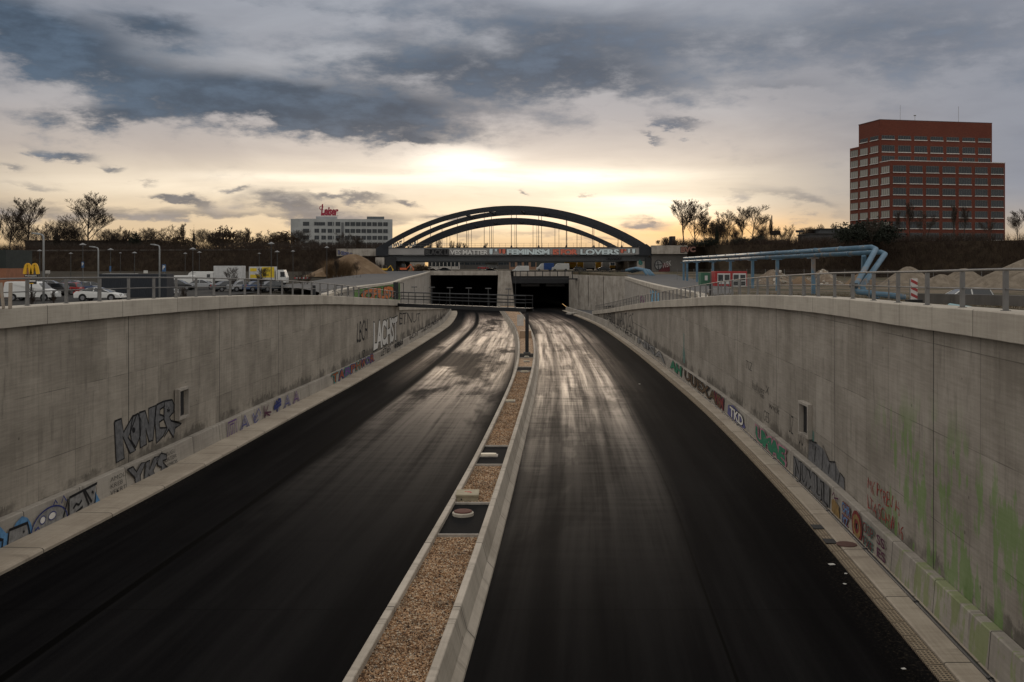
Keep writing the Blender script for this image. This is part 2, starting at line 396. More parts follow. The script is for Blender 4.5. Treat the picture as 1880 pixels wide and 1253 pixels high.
def asphalt():
    m, t = mat_new('new_wet_asphalt')
    uv = t.n('ShaderNodeUVMap').outputs[0]; D, U, _ = t.sep(uv)     # D along the road, U metres from the left kerb
    lane = t.n('ShaderNodeAttribute', attribute_name='lane').outputs['Fac']   # 0 left carriageway, 1 right
    long_ = t.noise(t.comb(t.m('MULTIPLY', U, 1.1), t.m('MULTIPLY', D, .022)), 1.0, 6, .62)
    fine = t.noise(t.comb(t.m('MULTIPLY', U, 3.2), t.m('MULTIPLY', D, .05), 2.0), 1.0, 5, .65)
    patch = t.noise(t.comb(t.m('MULTIPLY', U, .16), t.m('MULTIPLY', D, .03), 7.0), 1.0, 5, .6, .3)
    cross = t.noise(t.comb(t.m('MULTIPLY', U, .25), t.m('MULTIPLY', D, 1.6), 4.0), 1.0, 4, .6)
    # the screed passes: a band in each carriageway that holds a film of water
    def band(a0, a1, b0, b1): return t.m('MULTIPLY', t.ss(U, a0, a1), t.ss(U, b1, b0))
    left = t.m('SUBTRACT', 1.0, lane)
    bl = t.m('ADD', band(5.0, 5.5, 12.2, 13.4), t.m('MULTIPLY', band(1.6, 3.2, 4.0, 4.6), t.m('MULTIPLY', t.ss(D, 75, 135), .9)))
    bl = t.m('MULTIPLY', t.m('MULTIPLY', bl, t.ss(D, 32, 104)), left)
    br = t.m('MULTIPLY', t.m('ADD', band(14.9, 16.2, 21.9, 23.3), t.m('MULTIPLY', band(22.9, 23.1, 23.6, 25.2), t.m('MULTIPLY', t.ss(D, 60, 150), .55))), lane)
    br = t.m('MULTIPLY', br, t.ss(D, 24, 88))
    rut = t.m('ADD', t.m('MULTIPLY', band(17.0,17.5,17.6,18.2), .45), t.m('MULTIPLY', band(20.0,20.6,20.8,21.5), .3))
    P = t.ss(patch, .40, .50); P = t.m('MAXIMUM', P, t.m('MULTIPLY', lane, .60))
    st = t.m('ADD', t.m('MULTIPLY', long_, .55), t.m('MULTIPLY', fine, .45)); st = t.ss(t.m('ADD', st, t.m('MULTIPLY', t.m('SUBTRACT', cross, .5), .25)), .34, .62)
    wet_sheen = t.m('MULTIPLY', t.m('ADD', bl, br), t.m('MULTIPLY_ADD', P, .80, .20))
    wet_sheen = t.m('MULTIPLY', t.m('MULTIPLY', wet_sheen, t.ss(D, 262, 205)), t.m('MULTIPLY_ADD', st, .74, .26)); wet_sheen = t.m('MULTIPLY', wet_sheen, t.m('SUBTRACT', 1.0, rut))  # faded out before the tunnels, where the road would mirror the dark mouths
    grit = t.noise(uv, 45, 3, .7)
    spk = t.noise(uv, 9, 6, .8)
    tone = t.m('ADD', t.m('MULTIPLY', long_, .5), t.m('MULTIPLY', patch, .6))
    dry = t.mix(t.ss(tone, .45, .68), (.0024,.0024,.003), (.0085,.0083,.0087))
    dry = t.mix(t.ss(t.m('ADD', t.m('MULTIPLY', grit, .6), t.m('MULTIPLY', spk, .4)), .52, .70), dry, t.mix(1.0, dry, (2.6,2.5,2.5), 'MULTIPLY'))
    dry = t.mix(t.m('MULTIPLY', t.m('LESS_THAN', t.m('FRACT', t.m('DIVIDE', D, 7.3)), .008), .6), dry, (.001,.001,.001))
    col = t.mix(wet_sheen, dry, t.mix(t.ss(D, 30, 120), (.010,.009,.008), (.16,.092,.046)))  # tan sky sheen of the wet bands put into the base colour, growing with distance
    edge = t.m('ADD', t.m('MULTIPLY', t.ss(U, .9, .0), left), t.m('MULTIPLY', t.ss(U, 26.4, 27.6), lane)); col = t.mix(t.m('MULTIPLY', edge, t.m('MULTIPLY', t.ss(spk, .50, .66), .55)), col, (.07,.055,.04))
    line1 = t.m('MULTIPLY', band(22.70,22.74,22.78,22.82), lane); line2 = t.m('MULTIPLY', band(4.62,4.7,4.9,5.0), left)
    col = t.mix(t.m('MAXIMUM', line1, line2), col, (.001,.001,.001))
    rough = t.m('ADD', t.m('MULTIPLY', wet_sheen, -.40), .72); rough = t.m('ADD', rough, t.m('MULTIPLY', fine, .08))
    spec = t.m('ADD', t.m('MULTIPLY', wet_sheen, .42), .012)
    finish(t, col, rough, bump=t.m('ADD', t.m('MULTIPLY', grit, .35), t.m('MULTIPLY', cross, .5)), bstr=.2, bdist=.01, spec=spec)
    return m
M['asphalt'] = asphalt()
def ground_mat(name, stops, scale=.12, bd=.1):
    m, t = mat_new(name); co = t.n('ShaderNodeTexCoord').outputs['Object']
    a = t.noise(co, scale, 9, .65, .5); b = t.noise(co, scale*20, 5, .7)
    finish(t, t.ramp(t.m('ADD', t.m('MULTIPLY', a, .7), t.m('MULTIPLY', b, .3)), stops), .95, bump=t.m('ADD', a, b), bstr=.6, bdist=bd, spec=.15)
    return m
def ground2():
    m, t = mat_new('bare_earth_and_grass'); co = t.n('ShaderNodeTexCoord').outputs['Object']
    a = t.noise(co, .12, 9, .65, .5); b = t.noise(co, 2.4, 5, .7); f = t.m('ADD', t.m('MULTIPLY', a, .7), t.m('MULTIPLY', b, .3))
    l_ = t.ramp(f, [(.3,(.020,.018,.010)),(.5,(.030,.024,.015)),(.7,(.055,.042,.028))]); r_ = t.ramp(f, [(.3,(.07,.055,.035)),(.45,(.055,.05,.028)),(.55,(.13,.10,.07)),(.7,(.21,.17,.125))])
    x = t.sep(co)[0]
    finish(t, t.mix(t.ss(x, 0, 8), l_, r_), .95, bump=t.m('ADD', a, b), bstr=.6, bdist=.1, spec=.15); return m
M['ground'] = ground2()
M['bank'] = ground_mat('embankment_earth', [(.3,(.018,.013,.008)),(.5,(.035,.025,.015)),(.7,(.06,.042,.025))], .3)
M['sand'] = ground_mat('sand_heap', [(.3,(.11,.088,.065)),(.5,(.20,.165,.125)),(.7,(.30,.25,.195))], .8, .2)
M['sand_r'] = ground_mat('rubble_heap', [(.3,(.12,.09,.065)),(.5,(.20,.155,.115)),(.62,(.30,.25,.19)),(.72,(.5,.45,.38))], 1.3, .15)
M['earth_heap'] = ground_mat('brown_earth_heap', [(.3,(.10,.065,.04)),(.5,(.17,.115,.07)),(.7,(.25,.18,.115))], .5, .1)
M['yard'] = ground_mat('old_asphalt_yard', [(.3,(.075,.075,.078)),(.5,(.10,.10,.102)),(.7,(.125,.122,.12))], .25, .01)
M['ballast'] = ground_mat('track_ballast', [(.3,(.05,.04,.03)),(.7,(.12,.10,.08))], 2)

# ------------------------------------------------------------------ road
ds = rng(-40, 20, 5)[:-1]+rng(20, 120, 1.0)[:-1]+rng(120, 359, 2.5)
def ribbon(name, mat, ds, xa, xb, zf, n=1, parent=None, lane=None):
    vs = []; uv = []; fs = []
    for d in ds:
        a, b = xa(d), xb(d)
        for j in range(n+1):
            x = a+(b-a)*j/n; vs.append((x, d, zf(x, d))); uv.append((d, x-XL(d)))
    k = n+1
    for i in range(len(ds)-1):
        for j in range(n): fs.append((i*k+j, i*k+j+1, (i+1)*k+j+1, (i+1)*k+j))
    me = bpy.data.meshes.new(name); me.from_pydata(vs, [], fs)
    u = me.uv_layers.new(name='UVMap')
    u.data.foreach_set('uv', [c for f in fs for i in f for c in uv[i]])
    if lane:
        at_ = me.attributes.new('lane', 'FLOAT', 'POINT'); at_.data.foreach_set('value', [lane(v[0], v[1]) for v in vs])
    o = link(name, me, parent, mat); return o
wide = lambda d: 3.6*ss(235, 285, d)
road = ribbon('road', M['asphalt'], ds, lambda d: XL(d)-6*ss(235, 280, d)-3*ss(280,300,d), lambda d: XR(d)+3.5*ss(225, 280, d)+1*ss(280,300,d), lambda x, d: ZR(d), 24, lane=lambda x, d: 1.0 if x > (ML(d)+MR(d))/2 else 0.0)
tag(road, kind='structure')

# ------------------------------------------------------------------ near retaining walls, copings, barriers, kerbs
dsw = rng(-40, 20, 10)[:-1]+rng(20, 125, 1.5)
dsL2 = rng(125, 250, 2.5); dsR = rng(-40, 20, 10)[:-1]+rng(20, 209, 1.5)
wall_l = sweep('retaining_wall', M['wall_l'], dsw, lambda d: [(XWL(d), ZR(d)-.3), (XWL(d), CAPL(d)-.62), (XWL(d)-.55, CAPL(d)-.62), (XWL(d)-.55, ZR(d)-.3)], vkey='z')
tag(wall_l, 'tall board-marked concrete retaining wall along the left carriageway, with large KONER and LACH lettering', 'retaining wall')
sweep('coping', M['cap'], dsw, lambda d: [(XWL(d)+.28, CAPL(d)-.72), (XWL(d)+.28, CAPL(d)-.03), (XWL(d)+.25, CAPL(d)), (XWL(d)-.75, CAPL(d)), (XWL(d)-.75, CAPL(d)-.72), (XWL(d)-.2, CAPL(d)-.72), (XWL(d)-.2, CAPL(d)-.615), (XWL(d)+.08, CAPL(d)-.615), (XWL(d)+.08, CAPL(d)-.72)], wall_l, vkey='len')
wall_l2 = sweep('retaining_wall', M['wall_l'], dsL2, lambda d: [(XWL(d), ZR(d)-.3), (XWL(d), CAPL2(d)-.42), (XWL(d)-.5, CAPL2(d)-.42), (XWL(d)-.5, ZR(d)-.3)], vkey='z')
tag(wall_l2, 'lower concrete wall beyond the footbridge, its top falling towards the left tunnel mouth', 'retaining wall')
sweep('coping', M['cap'], dsL2, lambda d: [(XWL(d)+.2, CAPL2(d)-.5), (XWL(d)+.2, CAPL2(d)), (XWL(d)-.65, CAPL2(d)), (XWL(d)-.65, CAPL2(d)-.5)], wall_l2)
wall_r = sweep('retaining_wall', M['wall_r'], dsR, lambda d: [(XWR(d), ZR(d)-.3), (XWR(d), CAPR(d)-.6), (XWR(d)+.55, CAPR(d)-.6), (XWR(d)+.55, ZR(d)-.3)], vkey='z')
tag(wall_r, 'tall concrete retaining wall along the right carriageway, green algae at its near end', 'retaining wall')
sweep('coping', M['cap'], dsR, lambda d: [(XWR(d)-.28, CAPR(d)-.7), (XWR(d)-.28, CAPR(d)-.03), (XWR(d)-.25, CAPR(d)), (XWR(d)+.75, CAPR(d)), (XWR(d)+.75, CAPR(d)-.7), (XWR(d)+.2, CAPR(d)-.7), (XWR(d)+.2, CAPR(d)-.595), (XWR(d)-.08, CAPR(d)-.595), (XWR(d)-.08, CAPR(d)-.7)], wall_r)
BH = 1.1
dsbl = rng(-40, 20, 10)[:-1]+rng(20, 262, 2); dsbr = rng(-40, 20, 10)[:-1]+rng(20, 268, 2)
bar_l = sweep('concrete_barrier', M['barrier'], dsbl, lambda d: [(XWL(d)+.42, ZR(d)+.1), (XWL(d)+.33, ZR(d)+BH-.03), (XWL(d)+.30, ZR(d)+BH), (XWL(d)+.03, ZR(d)+BH), (XWL(d)+.03, ZR(d)+.1)])
tag(bar_l, 'low precast concrete barrier at the foot of the left wall, painted with graffiti lettering', 'barrier')
bar_r = sweep('concrete_barrier', M['barrier_r'], dsbr, lambda d: [(XWR(d)-.42, ZR(d)-.1), (XWR(d)-.33, ZR(d)+BH-.03), (XWR(d)-.30, ZR(d)+BH), (XWR(d)-.03, ZR(d)+BH), (XWR(d)-.03, ZR(d)-.1)])
tag(bar_r, 'low concrete barrier at the foot of the right wall, greenish top at its near end', 'barrier')
kl = sweep('kerb', M['kerb'], dsbl, lambda d: [(XL(d), ZR(d)-.05), (XL(d), ZR(d)+.1), (XL(d)-.05, ZR(d)+.16), (XL(d)-.16, ZR(d)+.18), (XWL(d)+.40, ZR(d)+.20), (XWL(d)+.40, ZR(d)-.05)], smooth=False)
tag(kl, kind='structure')
kr = sweep('kerb', M['kerb'], dsbr, lambda d: [(XR(d)+.42, ZR(d)-.05), (XR(d)+.42, ZR(d)+.11), (XR(d)+.47, ZR(d)+.13), (XWR(d)-.62, ZR(d)+.13), (XWR(d)-.62, ZR(d)-.05)])
tag(kr, kind='structure')
ks = sweep('kerb', M['kerb'], dsbr, lambda d: [(XWR(d)-.47, ZR(d)-.05), (XWR(d)-.47, ZR(d)+.14), (XWR(d)-.36, ZR(d)+.14), (XWR(d)-.36, ZR(d)-.05)])
tag(ks, kind='structure')
# drainage channel with grating
def grate_mat():
    m, t = mat_new('drain_grating')
    uv = t.n('ShaderNodeUVMap').outputs[0]; U, Vv, _ = t.sep(uv)
    a = t.m('LESS_THAN', t.m('FRACT', t.m('MULTIPLY', U, 9)), .55); b = t.m('LESS_THAN', t.m('FRACT', t.m('MULTIPLY', Vv, 9)), .62)
    s = t.m('MULTIPLY', a, b)
    seg = t.m('LESS_THAN', t.m('FRACT', U), .06)
    c = t.mix(s, (.28,.22,.15), (.035,.028,.02)); c = t.mix(seg, c, (.04,.03,.02))
    n = t.noise(uv, 3, 5, .7); c = t.mix(t.ss(n, .5, .75), c, (.10,.07,.04))
    finish(t, c, .8, spec=.3); return m
M['grate'] = grate_mat()
gr = sweep('drain_channel', M['grate'], rng(-40, 20, 10)[:-1]+rng(20, 236, 2), lambda d: [(XR(d)+.02, ZR(d)-.05), (XR(d)+.02, ZR(d)+.05), (XR(d)+.40, ZR(d)+.07), (XR(d)+.40, ZR(d)-.05)])
tag(gr, 'long slotted drain channel between the asphalt and the right kerb slabs', 'drain')
pm = MB(); pm.tube([(XWR(d)-.545, d, ZR(d)+.10) for d in rng(-10, 210, 2)], .075, 8)
pb = pm.build('cable_duct', plain('black_plastic', (.012,.012,.013), .45), smooth=True)
tag(pb, 'black pipe lying in the gap beside the foot of the right barrier', 'pipe')
for d in rng(24, 200, 5.5): MB().tube([(XWR(d)-.545, d-.05, ZR(d)+.10), (XWR(d)-.545, d+.05, ZR(d)+.10)], .095, 8).build('coupling', plain('black_plastic', (.012,.012,.013), .45), pb)
# inlet pits in the right drain
for dd, lab in ((38.2, 'nearer'), (36.2, 'nearest')):
    b = MB(); b.box(-.2, .2, -.3, .3, 0, .02); o = b.build('gully_opening', M['dark_steel']); o.location = (XR(dd)+.21, dd, ZR(dd)+.075); o.rotation_euler.z = -.08
    tag(o, f'dark open gully hole in the right drain channel, {"the farther" if dd > 37 else "the nearer"} of two', 'drain opening')
mh = MB(); mh.lathe([(.36, 0), (.36, .02), (.3, .025)], 20); o = mh.build('manhole_cover', plain('rusty_iron', (.09,.035,.025), .7)); o.location = (XWR(35.6)-1.05, 35.6, ZR(35.6)+.132)
tag(o, 'rusty round manhole cover on the right kerb slabs by the barrier', 'manhole cover')

# ------------------------------------------------------------------ median
dsm = rng(-40, 20, 5)[:-1]+rng(20, 120, 1.5)[:-1]+rng(120, 288, 3)
MH = .92
med = thing('median_barrier', 'raised concrete central reserve filled with brown gravel between the carriageways', 'median', (0,0,0))
sweep('barrier_side', M['median'], dsm, lambda d: [(ML(d)-.33, ZR(d)-.03), (ML(d)-.22, ZR(d)+.25), (ML(d), ZR(d)+MH-.02), (ML(d)+.02, ZR(d)+MH), (ML(d)+.2, ZR(d)+MH), (ML(d)+.22, ZR(d)+MH-.02), (ML(d)+.22, ZR(d)-.03)], med)
sweep('barrier_side', M['median'], dsm, lambda d: [(MR(d)-.22, ZR(d)-.03), (MR(d)-.22, ZR(d)+MH-.02), (MR(d)-.2, ZR(d)+MH), (MR(d)-.02, ZR(d)+MH), (MR(d), ZR(d)+MH-.02), (MR(d)+.16, ZR(d)+.30), (MR(d)+.36, ZR(d)+.08), (MR(d)+.38, ZR(d)-.03)], med)
GZ = lambda d: ZR(d)+.74
def gravel_mat():
    m, t = mat_new('river_gravel')
    v = t.n('ShaderNodeTexCoord').outputs['Object']
    vo = t.n('ShaderNodeTexVoronoi', {'Vector': v, 'Scale': 21.0, 'Randomness': 1.0})
    r = t.sep(vo.outputs['Color'])[0]
    c = t.ramp(r, [(0,(.07,.042,.028)),(.25,(.26,.145,.075)),(.5,(.45,.26,.135)),(.75,(.60,.40,.235)),(.93,(.74,.62,.46)),(1,(.12,.10,.09))])
    g = t.noise(v, .9, 6, .7)
    c = t.mix(t.ss(g, .4, .7), c, t.mix(1.0, c, (.55,.56,.58), 'MULTIPLY'))
    finish(t, c, .85, bump=t.m('MULTIPLY', vo.outputs['Distance'], -1.0), bstr=1.0, bdist=.04, spec=.3)
    return m
M['gravel'] = gravel_mat()
gb = ribbon('gravel', M['gravel'], dsm, lambda d: ML(d)+.2, lambda d: MR(d)-.2, lambda x, d: GZ(d), 2)
tag(gb, 'brown river gravel filling the central reserve', 'gravel', kind='stuff')
# loose pebbles, denser near the viewer
rs = np.random.RandomState(3)
N = 26000
dd = 20+(rs.rand(N)**1.9)*70; uu = rs.rand(N)
mlv = np.array([ML(a) for a in np.linspace(20, 90, 71)]); mrv = np.array([MR(a) for a in np.linspace(20, 90, 71)]); zv = np.array([GZ(a) for a in np.linspace(20, 90, 71)])
xl_ = np.interp(dd, np.linspace(20, 90, 71), mlv)+.24; xr_ = np.interp(dd, np.linspace(20, 90, 71), mrv)-.24
zz = np.interp(dd, np.linspace(20, 90, 71), zv); xx = xl_+(xr_-xl_)*uu
patch = ((dd > 34.2) & (dd < 39.2)) | ((dd > 46.4) & (dd < 51.6)) | ((dd > 89.5) & (dd < 94))
keep = ~patch; xx, dd, zz = xx[keep], dd[keep], zz[keep]; N = len(xx)
octv = np.array([(1,0,0),(-1,0,0),(0,1,0),(0,-1,0),(0,0,1),(0,0,-1)], float)
octf = np.array([(0,2,4),(2,1,4),(1,3,4),(3,0,4),(2,0,5),(1,2,5),(3,1,5),(0,3,5)])
sz = rs.uniform(.016, .042, N)[:,None,None]*rs.uniform(.6, 1.3, (N,1,3))
an = rs.rand(N)*2*PI; ca, sa = np.cos(an), np.sin(an)
pv = octv[None]*sz; px_, py_ = pv[:,:,0].copy(), pv[:,:,1].copy()
pv[:,:,0] = px_*ca[:,None]-py_*sa[:,None]; pv[:,:,1] = px_*sa[:,None]+py_*ca[:,None]
pv += np.stack([xx, dd, zz+.012], 1)[:,None]
fv = (octf[None]+np.arange(N)[:,None,None]*6).reshape(-1)
def np_mesh(name, verts, faces, k):
    me = bpy.data.meshes.new(name); nf = len(faces)//k
    me.vertices.add(len(verts)); me.vertices.foreach_set('co', verts.astype(np.float32).ravel())
    me.loops.add(nf*k); me.loops.foreach_set('vertex_index', faces.astype(np.int32).ravel())
    me.polygons.add(nf); me.polygons.foreach_set('loop_start', np.arange(0, nf*k, k, dtype=np.int32)); me.polygons.foreach_set('loop_total', np.full(nf, k, dtype=np.int32))
    me.update(calc_edges=True); return me
tag(link('pebbles', np_mesh('pebbles', pv.reshape(-1,3), fv, 3), None, M['gravel']), 'loose pebbles on top of the gravel in the central reserve', 'gravel', kind='stuff')

def between(d, u): return ML(d)+.22+(MR(d)-ML(d)-.44)*u
patchm = plain('tarred_patch', (.010,.0095,.0095), .85, scale=12, spec=.08)
def patch_obj(d0, d1, label, frame=True):
    t_ = thing('service_bay', label, 'service bay', (0,0,0))
    b = MB(); dl = rng(d0, d1, (d1-d0)/4)
    for a, c in zip(dl, dl[1:]): b.add([(ML(a)+.221,a,GZ(a)+.02),(MR(a)-.221,a,GZ(a)+.02),(MR(c)-.221,c,GZ(c)+.02),(ML(c)+.221,c,GZ(c)+.02)],[(0,1,2,3)])
    b.build('tarred_surface', patchm, t_)
    for q in (d0, d1):
        e = MB(); e.bar((ML(q)+.225,q,GZ(q)+.04),(MR(q)-.225,q,GZ(q)+.04),.1,.12); e.build('edging', M['conc'], t_)
    return t_
def D_top(y): return (CZ-.76)*F/(y-H)
p1 = patch_obj(D_top(986), D_top(927), 'dark tarred bay in the median with the rusty round cover, nearest of the dark bays')
p2 = patch_obj(D_top(856), D_top(821), 'dark tarred bay in the median with the long white lid, second of the dark bays')
p3 = patch_obj(D_top(679), D_top(671), 'third dark tarred bay in the median, in front of the short grey lid')
p4 = patch_obj(D_top(653), D_top(645), 'farthest dark tarred bay in the median, at the foot of the footbridge post')
dd0 = D_top(947); xx0 = px(850, dd0)
r = thing('round_cover', 'round manhole on the tarred bay, rusty lid in a pale concrete ring', 'manhole cover', (xx0, dd0, GZ(dd0)+.02))
MB().lathe([(.40,0),(.40,.10),(.36,.13)], 28).build('ring', plain('pale_concrete_ring', (.5,.45,.37), .8), r, smooth=False)
MB().lathe([(.34,.10),(.34,.16),(.30,.175),(.05,.18)], 28).build('lid', plain('rusty_lid', (.10,.03,.018), .75, scale=5), r)
dd0 = D_top(920); xx0 = px(858, dd0)
r = thing('junction_box', 'square concrete chamber with flat lid and a red paint mark, beside the rusty round cover', 'junction box', (xx0, dd0+.25, GZ(dd0)))
yell = plain('yellowish_concrete', (.38,.33,.23), .8, scale=4)
MB().box(-.42,.42,-.42,.42,0,.22).build('chamber', yell, r, bevel=.015)
MB().box(-.46,.46,-.48,.48,.222,.30).build('lid', yell, r, bevel=.015)
rm = MB(); rm.box(-.02,.12,-.05,.10,.302,.306).box(-.12,-.04,.02,.12,.302,.306).box(.10,.17,-.16,-.02,.302,.306); rm.build('paint_mark', plain('red_spray', (.42,.05,.035), .6), r)
b = MB(); b.box(-.25,-.2,-.485,-.425,.08,.14); b.build('hole', M['dark_steel'], r)
dd0 = D_top(838); xx0 = px(897, dd0)
r = thing('oblong_cover', 'long white-topped cover on its concrete plinth in the second dark bay', 'cover', (xx0, dd0, GZ(dd0)+.02))
MB().box(-.46,.46,-.32,.32,0,.04).build('plinth', M['conc'], r)
pts = [(.38*math.cos(a)*(1)+ (.0), .16*math.sin(a)) for a in [2*PI*k/20 for k in range(20)]]
pts = [(max(-.38,min(.38,x*1.25)), y*1.1) for x, y in pts]
MB().prism(pts, 'z', .041, .13).build('lid', plain('white_painted_lid', (.78,.70,.56), .6, var=.1), r, bevel=.01)
for y, x, wd, lab in ((737,936,.75,'grey concrete chamber cover flush in the gravel between the second and third dark bays'), (680,963,.7,'short grey lid in the third dark bay of the median'), (660,967,.6,'small flat lid in the gravel just beyond the third dark bay'), (651,967,.5,'small flat lid in the farthest dark bay of the median')):
    dd0 = D_top(y); r = thing('chamber_cover', lab, 'cover', (px(x, dd0), dd0, GZ(dd0)))
    MB().box(-wd/2, wd/2, -.5, .5, 0, .10).build('frame', M['conc'], r, bevel=.01)
    MB().box(-wd/2+.08, wd/2-.08, -.4, .4, .102, .13).build('lid', yell, r)
# plywood boxes and white board standing in the far median
dd0 = 128; b = MB(); b.box(-.8,.8,-1.4,1.4,0,1.0); o = b.build('timber_casing', plain('plywood', (.36,.25,.16), .7), bevel=.02); o.location = (between(138,.5), 138, GZ(138)+.0); tag(o, 'brown plywood casing on the median beyond the footbridge post', 'box')
b = MB(); b.box(-.55,.55,-.04,.04,0,1.9); o = b.build('white_board', plain('white_board', (.6,.58,.54), .6)); o.location = (between(170,.45), 170, GZ(170)); tag(o, 'upright white board with a tag at the far tip of the gravel median', 'board')
b = MB(); b.tube([(ML(d)+.1, d, ZR(d)+MH+.25) for d in rng(150, 262, 6)], .05, 6)
for d in rng(150, 262, 6): b.tube([(ML(d)+.1, d, ZR(d)+MH-.02), (ML(d)+.1, d, ZR(d)+MH+.25)], .03, 6)
o = b.build('handrail', M['steel']); tag(o, 'low steel rail on top of the curving far end of the median', 'railing')

# ------------------------------------------------------------------ railings on the copings
def railing(label, ds_posts, xf, zf, mat, h=1.03, pw=.11, nrails=(1.0, .52), cat='railing', thin=False):
    t_ = thing('railing', label, cat, (0,0,0))
    pmesh = MB().box(-pw/2, pw/2, -.05, .05, 0, h-.04).box(-.09,.09,-.09,.09,.0,.015).mesh('post'); pmesh.materials.append(mat)
    for d in ds_posts:
        o = bpy.data.objects.new('post', pmesh); C.objects.link(o); o.parent = t_; o.location = (xf(d), d, zf(d)); o.rotation_euler = (0,0,0)
    for q in nrails:
        b = MB(); b.tube([(xf(d), d, zf(d)+h*q) for d in ds_posts], .034 if q == 1.0 else .022, 8); b.build('handrail' if q == 1.0 else 'mid_rail', mat, t_, smooth=True)
    return t_
rl = railing('galvanised two-rail railing on the left coping, from the near edge to the footbridge', [29.2+2.78*i for i in range(35)], lambda d: XWL(d)-.12, CAPL, M['steel'])
rr = railing('galvanised two-rail railing on the right coping above the algae-stained wall', [18.9+2.9*i for i in range(40)], lambda d: XWR(d)+.12, CAPR, M['steel'])
rr2 = railing('dark thin railing on the falling far end of the right coping', [134+2.4*i for i in range(31)], lambda d: XWR(d)+.12, CAPR, M['dark_steel'], 1.1, .05)

# recesses: hooded openings in the walls
def niche(side, d, zc, lab):
    t_ = thing('niche_box', lab, 'niche box', (XWL(d) if side < 0 else XWR(d), d, zc), 0)
    s = -side; W, Hh, P, w_ = .78, .80, .26, .13     # half width along the wall, half height, how far it stands out
    b = MB()
    xs = sorted((0, s*P))
    b.box(*xs, -W, -W+w_, -Hh, Hh); b.box(*xs, W-w_, W, -Hh, Hh); b.box(*xs, -W+w_, W-w_, Hh-w_, Hh); b.box(*xs, -W+w_, W-w_, -Hh, -Hh+w_)
    b.build('hood', M['conc'], t_, bevel=.012)
    xs = sorted((s*.004, s*.03)); MB().box(*xs, -W+w_, W-w_, -Hh+w_, Hh-w_).build('recess_shade', M['dark_steel'], t_)  # dark panel stands in for the shade deep inside the opening
    return t_
niche(-1, 51.6, 3.0, 'square hooded concrete opening in the left wall beside the KONER lettering')
niche(1, 46.4, 2.95, 'square hooded concrete opening in the right wall above the grey lettering')
# ------------------------------------------------------------------ outer walls of the slip roads, slip roads, tunnel mouths
dso = rng(86, 289.5, 4)
ow = sweep('outer_wall', M['outer'], dso, lambda d: [(OL(d), min(ZR(d), 7)-1), (OL(d), OCL(d)-.25), (OL(d)-.5, OCL(d)-.25), (OL(d)-.5, ZR(d)-1)], vkey='z')
tag(ow, 'pale concrete wall behind the left slip road, with orange lettering near the footbridge', 'retaining wall')
sweep('coping', M['cap'], dso, lambda d: [(OL(d)+.12, OCL(d)-.30), (OL(d)+.12, OCL(d)), (OL(d)-.7, OCL(d)), (OL(d)-.7, OCL(d)-.30)], ow)
dsp = rng(86, 250, 4)
owr = sweep('outer_wall', M['outer'], dsp, lambda d: [(OR(d), ZR(d)-1), (OR(d), OCR(d)-.5), (OR(d)+.5, OCR(d)-.5), (OR(d)+.5, ZR(d)-1)], vkey='z')
tag(owr, 'pale concrete wall behind the right slip road, with light blue lettering', 'retaining wall')
sweep('coping', M['cap'], dsp, lambda d: [(OR(d)-.2, OCR(d)-.62), (OR(d)-.2, OCR(d)), (OR(d)+.7, OCR(d)), (OR(d)+.7, OCR(d)-.62)], owr)
# return wall from the end of the right outer wall to the tunnel mouth
PD = 290.0
pw = thing('return_wall', 'stained concrete wall running from the right tunnel mouth out to the right outer wall', 'retaining wall', (0,0,0))
b = MB(); b.add([(28.4,250,-3),(28.4,250,7.5),(22.5,272,7.6),(16.6,PD,7.7),(16.6,PD,-3),(29.4,250,-3),(29.4,250,7.5),(23.5,272.5,7.6),(17.6,PD+1,7.7),(17.6,PD+1,-3)],[(0,1,2,3,4),(5,9,8,7,6),(1,6,7,2),(2,7,8,3),(0,4,9,5),(0,5,6,1),(4,3,8,9)])
b.build('wall_face', M['conc'], pw)
for k, (a_, z0_, z1_) in enumerate(((.35,-1,7.4),(.62,-1,7.4),(.8,-1,7.4))):
    b = MB(); x_, y_ = 28.4-11.8*a_, 250+40*a_; b.bar((x_-.05,y_-.08,z0_),(x_-.05,y_-.08,z1_),.12,.06); b.build('joint_strip', M['conc_dk'], pw)
# slip roads
rmpZ = lambda top: Curve([(84, top), (125, top-2.6), (209, .9), (250, ZR(250)+.02)])
zl, zr = Lin([(84,6.9),(128,4.0),(225,-.3),(252,ZR(252)-.01),(290,ZR(290)-.02)]), Lin([(84,7.1),(128,4.4),(209,-.3),(240,ZR(240)-.01),(290,ZR(290)-.02)])
o = ribbon('slip_road', M['yard'], rng(84, 290, 4), lambda d: OL(d)-.1, lambda d: XWL(d)-.4 if d < 250 else XL(d)-1, lambda x, d: zl(d)-.03*(d > 240), 2); tag(o, kind='structure')
o = ribbon('slip_road', M['yard'], rng(84, 290, 4), lambda d: XWR(d)+.4 if d < 209 else XR(d)+1.5, lambda d: OR(d)+.1 if d < 250 else 28.4-(d-250)*.295, lambda x, d: zr(d)-.03*(d > 230), 2); tag(o, kind='structure')

